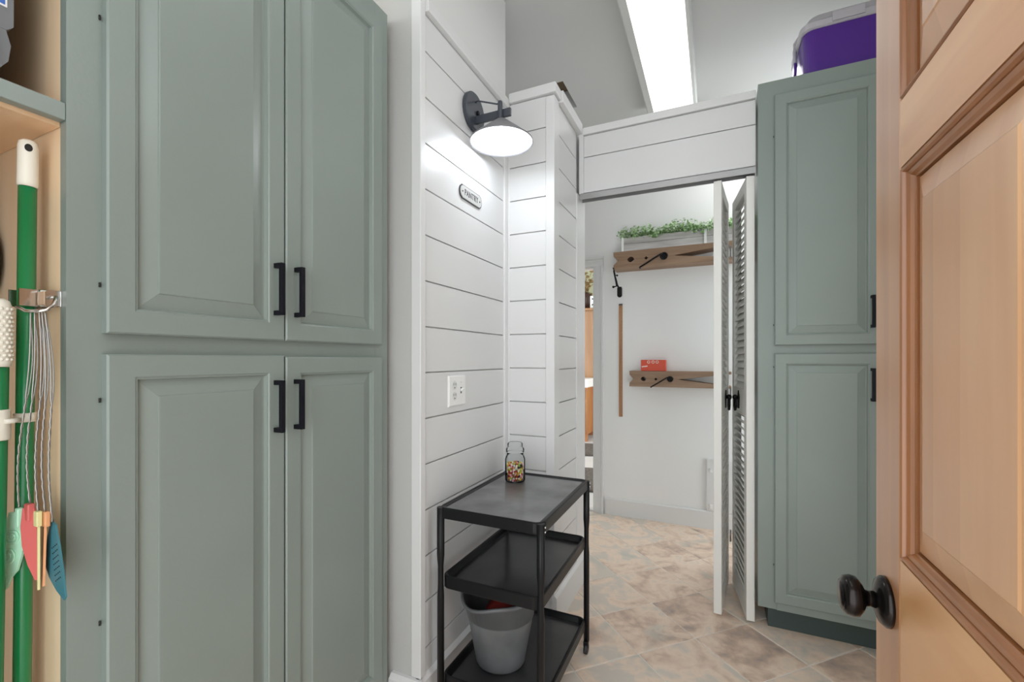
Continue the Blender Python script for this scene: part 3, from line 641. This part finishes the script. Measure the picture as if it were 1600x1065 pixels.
# ================================================================ sconce
WX = -0.875; LY = 1.522
t = thing('wall_sconce', (WX, LY, 2.0), 'lit barn style wall sconce with cone shade above pantry sign', 'wall lamp')
MB().lathe([(0.070, 0.0), (0.073, 0.003), (0.073, 0.016), (0.069, 0.020), (0.002, 0.020)], (WX+0.0006, LY, 2.158), axis=0, n=48, smooth=False).build('backplate', 'lampmetal', t)
box('arm', 'lampmetal', (WX+0.0208, WX+0.172, LY-0.006, LY+0.006, 2.108, 2.138), t, bev=0.0015)
PX = WX+0.133
MB().lathe([(0.009, 0), (0.0095, 0.004), (0.0095, 0.06), (0.008, 0.066)], (PX, LY-0.013, 2.098), n=20).build('post', 'lampmetal', t)
MB().tube([(WX+0.0208, LY-0.004, 2.192), (WX+0.03, LY-0.004, 2.196), (PX, LY-0.013, 2.152)], 0.003, 8).build('brace_rod', 'lampmetal', t)
box('switch_knob', 'handle', (WX+0.0208, WX+0.030, LY+0.002, LY+0.016, 2.148, 2.162), t, bev=0.002)
SH = [(0.013, 2.100), (0.020, 2.098), (0.120, 2.018), (0.1215, 2.012)]
sh = MB().lathe([(r, z-2.012) for r, z in SH]+[(0.1195, 0.0)]+[(0.1185, 0.0055), (0.0190, 0.0835)], (PX, LY-0.002, 2.012), n=56, cap0=True, cap1=False).build('shade', 'lampshade', t)
MB().lathe([(0.1180, 0.0054), (0.0188, 0.0825), (0.004, 0.0828)], (PX, LY-0.002, 2.0115), n=56, cap0=False, cap1=True).build('shade_lining', 'lampin', sh)
b_ = MB().lathe([(0.013, 0.0), (0.013, 0.020)], (PX, LY-0.002, 2.068), n=20).build('socket', 'lampin', t)
MB().sphere((PX, LY-0.002, 2.048), 0.022, 20).build('bulb', 'bulb', t)
pl = bpy.data.lights.new('sconce_bulb_light', 'POINT'); pl.energy = 2.0; pl.shadow_soft_size = 0.028; pl.color = (0.86, 0.92, 1.0)
po = bpy.data.objects.new('sconce_bulb_light', pl); COL.objects.link(po); po.location = (PX, LY-0.002, 2.014)

# ================================================================ pantry sign
def text_mesh(name, body, size, m, parent, loc, rot, extrude=0.0006, width=None):
    cu = bpy.data.curves.new(name, 'FONT'); cu.body = body; cu.size = size; cu.extrude = extrude; cu.align_x = 'CENTER'; cu.align_y = 'CENTER'; cu.space_character = 1.08
    tmp = bpy.data.objects.new(name, cu); COL.objects.link(tmp)
    bpy.context.view_layer.update()
    me = bpy.data.meshes.new_from_object(tmp.evaluated_get(bpy.context.evaluated_depsgraph_get()))
    bpy.data.objects.remove(tmp); bpy.data.curves.remove(cu)
    o = bpy.data.objects.new(name, me); COL.objects.link(o); o.parent = parent; o.location = Vector(loc)-wloc(parent); o.rotation_euler = rot
    if width:
        xs = [v.co.x for v in me.vertices]; o.scale.x = width/(max(xs)-min(xs))
    me.materials.clear(); me.materials.append(M[m]); return o
SY, SZ = 1.512, 1.822
t = thing('pantry_sign', (WX, SY, SZ-0.026), 'small cream metal sign reading PANTRY below the sconce', 'sign')
def plaque(hw, hh, notch):
    pts = []
    for cx_, sgn in ((1, 1), (-1, -1)):
        n = 10
        pts.append((SY+sgn*(hw-0.016), SZ-sgn*hh)); pts.append((SY+sgn*(hw-0.014), SZ-sgn*(hh-notch)))
        for k in range(n+1):
            a = -1.05+2.1*k/n; pts.append((SY+sgn*(hw-0.021+0.021*math.cos(a)), SZ+sgn*(hh-notch)*math.sin(a)/math.sin(1.05)))
        pts.append((SY+sgn*(hw-0.014), SZ+sgn*(hh-notch))); pts.append((SY+sgn*(hw-0.016), SZ+sgn*hh))
    out = []
    for p in pts:
        if not out or abs(p[0]-out[-1][0])+abs(p[1]-out[-1][1]) > 1e-5: out.append(p)
    return out
MB().prism(plaque(0.086, 0.0265, 0.004), 0, WX+0.0006, WX+0.005).build('rim', 'signrim', t)
MB().prism(plaque(0.0825, 0.0235, 0.004), 0, WX+0.0052, WX+0.0060).build('face', 'sign', t)
text_mesh('lettering', 'PANTRY', 0.034, 'ink', t, (WX+0.0063, SY, SZ), (PI/2, 0, PI/2), width=0.104)
for s_ in (-1, 1): MB().lathe([(0.0032, 0), (0.0025, 0.0015)], (WX+0.0061, SY+s_*0.067, SZ), axis=0, n=10).build('screw', 'ink', t)

# ================================================================ outlet and switch plate
OY, OZ = 1.409, 1.067
t = thing('outlet_plate', (WX, OY, OZ-0.057), 'white wall plate with duplex outlet and toggle switch', 'outlet')
MB().loops([[(WX+d, OY+sy*(0.060-i), OZ+sz*(0.057-i)) for sy, sz in ((-1, -1), (1, -1), (1, 1), (-1, 1))] for d, i in ((0.0006, 0), (0.003, 0), (0.0065, 0.005))]).build('plate', 'plate', t)
for zz in (0.0195, -0.0195):
    f = MB().lathe([(0.0165, 0), (0.0160, 0.0012)], (WX+0.0066, OY-0.023, OZ+zz), axis=0, n=28, smooth=False).build('receptacle', 'outletface', t)
    for dy in (-0.0065, 0.0065): box('slot', 'slot', (WX+0.0079, WX+0.0083, OY-0.023+dy-0.0013, OY-0.023+dy+0.0013, OZ+zz+0.001, OZ+zz+0.010), f)
    MB().lathe([(0.0028, 0), (0.0028, 0.0004)], (WX+0.0079, OY-0.023, OZ+zz-0.0075), axis=0, n=12).build('ground_hole', 'slot', f)
box('switch_slot', 'slot', (WX+0.0066, WX+0.0070, OY+0.019, OY+0.027, OZ-0.012, OZ+0.012), t)
MB().prism([(WX+0.0072, OZ-0.004), (WX+0.0072, OZ+0.006), (WX+0.021, OZ+0.011), (WX+0.021, OZ+0.005)], 1, OY+0.0195, OY+0.0265).build('toggle', 'plate', t)
for zz in (-0.030, 0.030): MB().lathe([(0.003, 0), (0.002, 0.001)], (WX+0.0066, OY+0.023, OZ+zz), axis=0, n=10).build('screw', 'outletface', t)

# ================================================================ clothespin shelves
def pin_shelf(x0, zc, hh, L, sc, label):
    yf, yb = 3.245, 3.3795
    t = thing('clothespin_shelf', (x0, (yf+yb)/2, zc-hh), label, 'shelf')
    hx, hr = 0.125*sc, 0.0225*sc; dxm, dr_ = 0.232*sc, 0.013*sc; cx_ = 0.352*sc; cr_ = 0.012*sc; sl = 0.42*sc
    def half(s_):
        g = 0.0006*s_
        pts = [(x0, zc+s_*hh), (x0+L, zc+s_*hh), (x0+L, zc+s_*hh*0.74), (x0+sl+0.05*sc, zc+s_*0.007*sc), (x0+sl, zc+g)]
        pts += [(x0+cx_+cr_, zc+g)]+[(x0+cx_+cr_*math.cos(a), zc+s_*cr_*math.sin(a)) for a in [PI*k/8 for k in range(1, 8)]]+[(x0+cx_-cr_, zc+g)]
        pts += [(x0+dxm+dr_, zc+g), (x0+dxm, zc+s_*dr_), (x0+dxm-dr_, zc+g)]
        pts += [(x0+hx+hr, zc+g)]+[(x0+hx+hr*math.cos(a), zc+s_*hr*0.85*math.sin(a)) for a in [PI*k/10 for k in range(1, 10)]]+[(x0+hx-hr, zc+g)]
        pts += [(x0+0.034*sc, zc+g), (x0+0.002, zc+s_*hh*0.52)]
        return pts
    MB().prism(half(1), 1, yf, yb).build('upper_jaw', 'pin', t); MB().prism(half(-1), 1, yf, yb).build('lower_jaw', 'pin', t)
    # black steel spring on the front
    m = MB(); c_ = Vector((x0+cx_, yf-0.008, zc+0.002)); pts = []
    for k in range(60):
        a = 2*PI*k/18; pts.append((c_.x+0.022*sc*math.cos(a)*(1-0.004*k), c_.y+0.012*k/60, c_.z+0.022*sc*math.sin(a)*(1-0.004*k)))
    m.tube(pts, 0.0056*sc, 8); m.lathe([(0.0135*sc, 0), (0.0135*sc, 0.006)], (c_.x, yf-0.005, c_.z), axis=1, n=18)
    m.tube([(c_.x-0.006*sc, yf-0.009, c_.z+0.019*sc), (c_.x-0.03*sc, yf-0.009, c_.z+0.010*sc), (c_.x-0.165*sc, yf-0.008, zc-hh-0.003), (c_.x-0.165*sc, yf+0.02, zc-hh-0.004)], 0.0056*sc, 8)
    m.build('spring', 'iron', t)
    return t
pin_shelf(-0.674, 1.900, 0.062, 0.80, 1.0, 'upper wooden clothespin shelf holding the leafy planter')
pin_shelf(-0.559, 1.042, 0.0555, 0.66, 0.79, 'lower wooden clothespin shelf holding the red carton')

# planter with foliage
PZ = 1.9625
t = thing('planter_box', (-0.24, 3.305, PZ), 'whitewashed wooden planter box with leafy plants on upper shelf', 'planter')
box('front_board', 'whitewash', (-0.606, 0.125, 3.248, 3.257, PZ, PZ+0.050), t, bev=0.0015)
box('front_board', 'whitewash', (-0.612, 0.131, 3.247, 3.257, PZ+0.0515, PZ+0.098), t, bev=0.0015)
box('back_board', 'whitewash', (-0.606, 0.125, 3.359, 3.368, PZ, PZ+0.098), t)
for x in (-0.606, 0.116): box('end_board', 'whitewash', (x, x+0.009, 3.2575, 3.3585, PZ, PZ+0.098), t)
for x in (-0.065, -0.615): box('batten', 'plate', (x, x+0.016, 3.2415, 3.2468, PZ, PZ+0.098), t, bev=0.001)
box('soil', 'soil', (-0.5965, 0.1155, 3.2575, 3.3585, PZ+0.003, PZ+0.088), t)
def foliage(parent):
    bm = MB(); rnd = random.Random(3)
    for c_ in range(330):
        cx_, cy_ = rnd.uniform(-0.625, 0.13), rnd.uniform(3.225, 3.355); h_ = rnd.uniform(0.085, 0.172)+0.012*math.sin(cx_*22)
        tip = Vector((cx_+rnd.uniform(-.03, .03), cy_+rnd.uniform(-.025, .012), PZ+h_)); base = Vector((cx_, min(max(cy_, 3.262), 3.35), PZ+0.08))
        bm.tube([base, (base+tip)/2+Vector((0, 0, .008)), tip], [0.0012, 0.001, 0.0007], 4, False)
        for k in range(13):
            f_ = rnd.uniform(0.25, 1.05); p = base.lerp(tip, f_)+Vector((rnd.uniform(-.016, .016), rnd.uniform(-.016, .012), rnd.uniform(-.006, .006)))
            p.y = min(p.y, 3.366)
            s_ = rnd.uniform(.0065, .0125); d_ = Vector((rnd.uniform(-1, 1), rnd.uniform(-1, .6), rnd.uniform(-.4, .7))).normalized(); n_ = Vector((rnd.uniform(-.6, .6), rnd.uniform(-1, .1), 1)).normalized()
            sd = d_.cross(n_).normalized(); up = sd.cross(d_)
            ps = [p-d_*s_, p-sd*s_*.8+up*s_*.15, p+d_*s_, p+sd*s_*.8+up*s_*.15]
            vs = [bm.bm.verts.new(q) for q in ps]; bm.bm.faces.new((vs[0], vs[1], vs[2])); bm.bm.faces.new((vs[0], vs[2], vs[3]))
    o = bm.build('foliage', 'leaf', parent, recalc=False); o['kind'] = 'stuff'; return o
foliage(t)

# red carton on the lower shelf
RB = 1.0982
t = thing('red_carton', (-0.397, 3.29, RB), 'small orange red carton with three white rings on lower shelf', 'box')
box('carton', 'redbox', (-0.481, -0.313, 3.262, 3.335, RB, RB+0.079), t, bev=0.002)
for x in (-0.427, -0.397, -0.369):
    m = MB(); m.lathe([(0.0105, 0), (0.0105, 0.001), (0.0066, 0.001), (0.0066, 0)], (x, 3.2608, RB+0.064), axis=1, n=24, smooth=False, cap0=False, cap1=False); m.build('ring_print', 'print', t)
for k in range(4): MB().prism([(-0.474+0.010*k, RB+0.0255+0.0012*k), (-0.466+0.010*k, RB+0.0265+0.0012*k), (-0.466+0.010*k, RB+0.0355+0.0012*k), (-0.474+0.010*k, RB+0.0345+0.0012*k)], 1, 3.2608, 3.2618).build('word_print', 'print', t)

# yardstick
t = thing('yardstick', (-0.645, 3.376, 0.748), 'long wooden yardstick hung flat on the white hall wall', 'ruler')
box('stick', 'ruler', (-0.659, -0.632, 3.3735, 3.3794, 0.748, 1.589), t, bev=0.0008)
box('metal_tip', 'signrim', (-0.6592, -0.6318, 3.3730, 3.3795, 1.5895, 1.600), t)
MB().lathe([(0.0035, 0), (0.0035, 0.001)], (-0.6455, 3.3722, 1.578), axis=1, n=10).build('hang_hole', 'slot', t)
for k in range(35):
    box('tick_mark', 'slot', (-0.640 if k % 3 else -0.645, -0.6322, 3.3731, 3.3734, 0.76+k*0.0235, 0.7612+k*0.0235), t)

# black hanging hook
t = thing('iron_hook', (-0.65, 3.28, 1.64), 'small black iron hook and weight dangling from upper shelf corner', 'hook')
MB().tube([(-0.672, 3.262, 1.842), (-0.672, 3.244-0.004, 1.846), (-0.668, 3.240, 1.825), (-0.662, 3.244, 1.79), (-0.655, 3.25, 1.755), (-0.648, 3.25, 1.722), (-0.640, 3.25, 1.712), (-0.634, 3.25, 1.706)], [0.004, 0.006, 0.007, 0.006, 0.0075, 0.009, 0.006, 0.004], 8).build('shank', 'iron', t)
MB().sphere((-0.6455, 3.245, 1.792), 0.007, 10).tube([(-0.660, 3.245, 1.796), (-0.647, 3.245, 1.792)], 0.003, 6).sphere((-0.674, 3.25, 1.711), 0.009, 10).tube([(-0.672, 3.25, 1.711), (-0.650, 3.25, 1.716)], 0.004, 6).build('knobs', 'iron', t)
MB().loops([rrect(-0.646+i, -0.612-i, 3.236+i, 3.264-i, 0.008, z) for z, i in ((1.632, .010), (1.640, .002), (1.646, 0), (1.700, 0), (1.708, .004))]).build('weight', 'iron', t)

# access panel at the baseboard
t = thing('access_panel', (0.05, 3.37, 0.129), 'white access panel with two small latches above the baseboard', 'panel')
box('cover', 'trim', (-0.052, 0.20, 3.3640, 3.3794, 0.1288, 0.487), t, bev=0.003)
for z in (0.395, 0.145): box('latch', 'plate', (-0.030, -0.014, 3.3560, 3.3638, z, z+0.03), t, bev=0.002)

# ================================================================ purple cooler on the right cabinet
t = thing('cooler', (0.50, 2.42, 2.3825), 'purple plastic cooler with pale grey lid on the tall green cabinet', 'cooler')
def cq(i, z): return rrect(0.352+i, 0.662-i, 2.262+i, 2.562-i, 0.045, z, 7)
MB().loops([cq(.012, 2.3825), cq(.006, 2.386), cq(.003, 2.400), cq(.006, 2.403), cq(.004, 2.408), cq(-.002, 2.595)], smooth=False).build('body', 'purple', t)
l_ = MB().loops([cq(-.006, 2.5955), cq(-.012, 2.600), cq(-.013, 2.622), cq(-.008, 2.628), cq(.000, 2.634), cq(.020, 2.668), cq(.045, 2.684)], smooth=False).build('lid', 'coolerlid', t)
MB().tube([(0.339, 2.40, 2.53), (0.336, 2.40, 2.60), (0.338, 2.40, 2.636), (0.372, 2.40, 2.690), (0.45, 2.40, 2.716), (0.56, 2.40, 2.716), (0.64, 2.40, 2.690), (0.676, 2.40, 2.636), (0.678, 2.40, 2.60), (0.676, 2.40, 2.53)], 0.0085, 10).build('carry_handle', 'coolerlid', t)
for x in (0.3365, 0.6775): MB().lathe([(0.024, -0.006), (0.026, 0), (0.024, 0.006)], (x, 2.40, 2.515), axis=0, n=20, sx=0.8, sy=1.4).build('handle_boss', 'purple', t)
box('latch', 'coolerlid', (0.45, 0.56, 2.2445, 2.2485, 2.603, 2.64), t)

# ================================================================ broom cubby contents
# broom A held by the clip
ax0, ax1 = Vector((-1.066, 0.330, 0.16)), Vector((-1.040, 0.332, 1.470))
t = thing('broom', (-1.066, 0.330, 0.119), 'green broom handle with ivory hanging grip held in metal clip', 'broom')
MB().tube([ax0, ax1], 0.0112, 20).build('handle', 'broom', t)
d_ = (ax1-ax0).normalized(); g0, g1 = ax1+d_*0.0005, ax1+d_*0.078
gp = [g0, g0.lerp(g1, .1), g0.lerp(g1, .85), g0.lerp(g1, .95), g1]
g = MB().tube(gp, [0.0124, 0.0128, 0.0124, 0.0112, 0.007], 20).build('grip', 'grip', t)
q = g0.lerp(g1, .80); MB().lathe([(0.0052, 0), (0.0052, 0.002)], (q.x+0.0105, q.y-0.003, q.z), axis=0, n=14, sx=.9, sy=1.2).build('hanging_hole', 'dark', g)
MB().lathe([(0.013, 0), (0.0135, 0.003), (0.0125, 0.04)], (-1.066, 0.330, 0.1185), n=20).build('end_cap', 'grip', t)
# second stick with textured grip
bx0, bx1 = Vector((-1.046, 0.287, 0.145)), Vector((-1.024, 0.2935, 1.172))
t = thing('mop', (-1.046, 0.287, 0.119), 'green mop handle with bumpy ivory grip and strap bands', 'mop')
MB().tube([bx0, bx1], 0.0125, 20).build('handle', 'broom', t)
g = MB().tube([(-1.024, .2935, 1.1725), (-1.024, .2935, 1.178), (-1.024, .2935, 1.268), (-1.024, .2935, 1.276), (-1.024, .2935, 1.280)], [0.0145, 0.0155, 0.0155, 0.013, 0.007], 20).build('grip', 'grip', t)
m = MB()
for r_ in range(13):
    for k in range(14):
        a = 2*PI*(k+0.5*(r_ % 2))/14; m.sphere((-1.024+0.0154*math.cos(a), .2935+0.0154*math.sin(a), 1.184+r_*0.0066), 0.0026, 6)
b_ = m.build('bumps', 'grip', g); b_['kind'] = 'stuff'
sl = MB().lathe([(0.0150, 0), (0.0155, 0.002), (0.0155, 0.046), (0.0150, 0.048)], (-1.0263, .2928, 1.057), n=24).build('sleeve', 'grip', t)
MB().tube([(-1.012, .297, 1.0865), (-1.012, .306, 1.0865), (-1.022, .3175, 1.0865)], 0.004, 6).build('strap', 'grip', t)
m = MB(); lp = []
for z in (1.080, 1.095): lp.append([(-1.0476+0.0135*math.cos(a), 0.3315+0.0135*math.sin(a), z) for a in [2*PI*k/24 for k in range(24)]])
m.loops(lp, smooth=True); m.build('strap_band', 'grip', t)
MB().lathe([(0.0145, 0), (0.015, 0.003), (0.014, 0.0255)], (-1.046, 0.287, 0.1185), n=20).build('end_cap', 'grip', t)
# metal clip on the side panel
t = thing('broom_clip', (-1.06, 0.355, 1.27), 'chrome broom holder clip with tan pad and hook on cubby side', 'clip')
box('plate', 'chrome', (-1.140, -0.998, 0.3575, 0.3602, 1.272, 1.298), t, bev=0.0006)
for x in (-1.052-0.0135, -1.040+0.0125):
    MB().prism([(x-0.0016, 0.3574), (x-0.0016, 0.318), (x+0.0016, 0.318), (x+0.0016, 0.3574)], 2, 1.272, 1.300).build('spring_arm', 'chrome', t)
for x in (-1.068, -1.025):
    MB().lathe([(0.0055, 0), (0.0055, 0.028)], (x, 0.345, 1.272), n=16).build('roller', 'chrome', t)
box('pad', 'pad', (-1.022, -1.0005, 0.338, 0.3405, 1.274, 1.296), t, bev=0.0006); box('pad_bracket', 'chrome', (-1.022, -1.0005, 0.3408, 0.3573, 1.273, 1.299), t)
MB().tube([(-0.9995, 0.352, 1.288), (-0.980, 0.346, 1.286), (-0.974, 0.341, 1.274), (-0.9780, 0.3345, 1.2635), (-0.984, 0.327, 1.2610), (-1.000, 0.317, 1.2615), (-1.014, 0.311, 1.268)], 0.0026, 10).build('hook', 'chrome', t)
# fly swatters hung from the hook
def swatter(label, top, bot, m, head, wob, ph):
    """twisted wire handle from the hook to the head"""
    t = thing('fly_swatter', bot, label, 'fly swatter', 'fly swatters on the clip hook')
    top, bot = Vector(top), Vector(bot); a, b = [], []
    side = Vector((0.8, -0.6, 0))
    for k in range(41):
        f_ = k/40; p = top.lerp(bot, f_)+Vector((wob*math.sin(f_*PI), 0.004*math.sin(f_*PI*2), 0))
        tw = 0.0055*math.sin(f_*PI/0.55) if f_ < .45 else 0.0022*math.sin((f_-.45)*60+ph)
        a.append(p+side*tw); b.append(p-side*tw)
    MB().tube(a, 0.0011, 6).tube(b, 0.0011, 6).build('wire_handle', 'wire', t)
    return t
def blade(t, pts, thick, m, col2=None, slots=None):
    """flat head: outline points given in 3-D on one plane, thickened along the normal"""
    pts = [Vector(p) for p in pts]; n_ = (pts[1]-pts[0]).cross(pts[-1]-pts[0]).normalized()*thick/2
    return MB().loops([[p-n_ for p in pts], [p+n_ for p in pts]]).build('head', m, t)
def plane_pts(c, u, v, outline):
    c, u, v = Vector(c), Vector(u).normalized(), Vector(v).normalized(); return [c+u*p[0]+v*p[1] for p in outline]
# mint, twisted leaf shape
hk = (-0.984, 0.327, 1.2595)
t = swatter('mint green fly swatter with curled patterned head', (-0.994, 0.3205, 1.2585), (-1.028, 0.3185, 0.940), 'wire', None, -0.002, 0)
MC, MU, MV = (-1.030, 0.3175, 0.936), (-0.93, -0.36, -0.05), (-0.14, -0.02, -1)
h = blade(t, plane_pts(MC, MU, MV, [(-.014, 0), (.014, 0), (.020, .03), (.030, .055), (.033, .085), (.030, .105), (.028, .125), (.016, .136), (.006, .128), (.000, .110), (-.010, .098), (-.015, .075), (-.018, .050), (-.016, .02)]), 0.003, 'mint')
for (u_, v_, r_) in ((.003, .040, .014), (.008, .072, .016), (.016, .107, .011)):
    o3 = plane_pts(MC, MU, MV, [(u_+r_*(1-k/30)*math.cos(k*.5), v_+r_*(1-k/30)*math.sin(k*.5)) for k in range(26)])
    o3 = [p+Vector((0.0010, -0.0025, 0)) for p in o3]; MB().tube(o3, 0.0013, 5).build('ridge', 'mint', h)
MB().box(-1.026, -1.016, .3125, .3205, .914, .944, bev=.0015).build('collar', 'mint', t)
t = swatter('coral red fly swatter with narrow bent head', (-0.989, 0.3235, 1.2585), (-0.998, 0.3215, 0.952), 'wire', None, -0.004, 2)
h = blade(t, plane_pts((-1.000, 0.3205, 0.946), (-0.85, -0.5, 0), (0.20, 0.02, -1), [(-.009, 0), (.008, 0), (.014, .03), (.015, .06), (.010, .09), (.002, .114), (-.004, .114), (-.006, .09), (-.009, .05)]), 0.003, 'coral')
MB().box(-1.0065, -0.992, .3165, .3255, .926, .953, bev=.0018).build('collar', 'coral', t)
t = swatter('pale yellow fly swatter seen edge on', hk, (-0.9665, 0.3205, 0.944), 'wire', None, 0.002, 4)
h = blade(t, plane_pts((-0.9685, 0.3215, 0.942), (-0.957, 0.29, 0), (-0.03, 0.01, -1), [(-.004, 0), (.025, .004), (.034, .03), (.034, .10), (.025, .122), (-.002, .122), (-.006, .10), (-.006, .02)]), 0.003, 'lime')
MB().box(-0.9725, -0.9605, .3165, .3235, .922, .946, bev=.0015).build('collar', 'lime', t)
t = swatter('peach orange fly swatter seen edge on behind the yellow one', (-0.982, 0.3295, 1.2605), (-0.961, 0.3265, 0.944), 'wire', None, 0.004, 1)
h = blade(t, plane_pts((-0.9625, 0.3275, 0.942), (-0.957, 0.29, 0), (-0.06, 0.0, -1), [(-.004, 0), (.022, .004), (.030, .03), (.030, .10), (.022, .118), (-.002, .118), (-.006, .10), (-.006, .02)]), 0.003, 'orange')
MB().box(-0.9665, -0.9550, .3243, .3308, .920, .944, bev=.0015).build('collar', 'orange', t)
t = swatter('teal blue fly swatter with broad pointed head', (-0.981, 0.3325, 1.262), (-0.958, 0.334, 0.926), 'wire', None, 0.008, 3)
U_, V_, C_ = (-1, 0, 0), (0.24, 0, -1), (-0.956, 0.335, 0.922)
h = blade(t, plane_pts(C_, U_, V_, [(-.006, 0), (.006, -.004), (.014, .006), (.026, .025), (.040, .060), (.044, .072), (.034, .090), (.014, .106), (-.008, .116), (-.014, .110), (-.014, .070), (-.011, .03)]), 0.0025, 'teal')
for r_ in range(7):
    for k in range(4):
        p = plane_pts(C_, U_, V_, [(-.006+.0055*k, .030+.0085*r_+0.003*k)])[0]+Vector((0, -0.0017, 0)); MB().sphere(p, 0.0009, 6).build('hole', 'dark', h)

# dark round item hanging on the cubby side, barely in frame
t = thing('dust_brush', (-1.247, 0.335, 1.30), 'black rounded brush hanging inside the broom cubby', 'brush')
MB().lathe([(0.010, -0.014), (0.040, -0.010), (0.046, 0), (0.040, 0.010), (0.010, 0.014)], (-1.247, 0.342, 1.37), axis=1, n=24, sx=1.4, sy=0.8).build('head', 'caseblk', t)
MB().tube([(-1.247, .342, 1.42), (-1.247, .342, 1.52)], 0.007, 10).build('handle', 'caseblk', t)

# tool case on the cubby shelf
t = thing('tool_case', (-1.15, 0.15, 1.6125), 'charcoal plastic tool case with blue sticker on the cubby shelf', 'tool case')
def tc(y1, z): return [(-1.32, 0.0, z), (-1.022, 0.0, z), (-1.022, y1, z), (-1.32, y1, z)]
MB().loops([tc(.290, 1.634), tc(.3045, 1.658), tc(.3075, 1.684), tc(.302, 1.7065)]).build('base_shell', 'case', t)
MB().loops([tc(.303, 1.707), tc(.3105, 1.716), tc(.3110, 1.900), tc(.300, 1.94)]).build('upper_shell', 'case', t)
for y in (0.05, 0.25): box('foot', 'caseblk', (-1.30, -1.04, y, y+0.03, 1.6128, 1.6335), t, bev=0.002)
box('corner_guard', 'caseblk', (-1.0215, -1.012, 0.250, 0.287, 1.648, 1.695), t, bev=0.003)
st = box('sticker', 'plate', (-1.0215, -1.0208, 0.10, 0.303, 1.742, 1.86), t); box('sticker_border', 'blue', (-1.0206, -1.0200, 0.10, 0.3005, 1.745, 1.856), st); box('sticker_field', 'plate', (-1.0198, -1.0194, 0.10, 0.290, 1.757, 1.845), st)
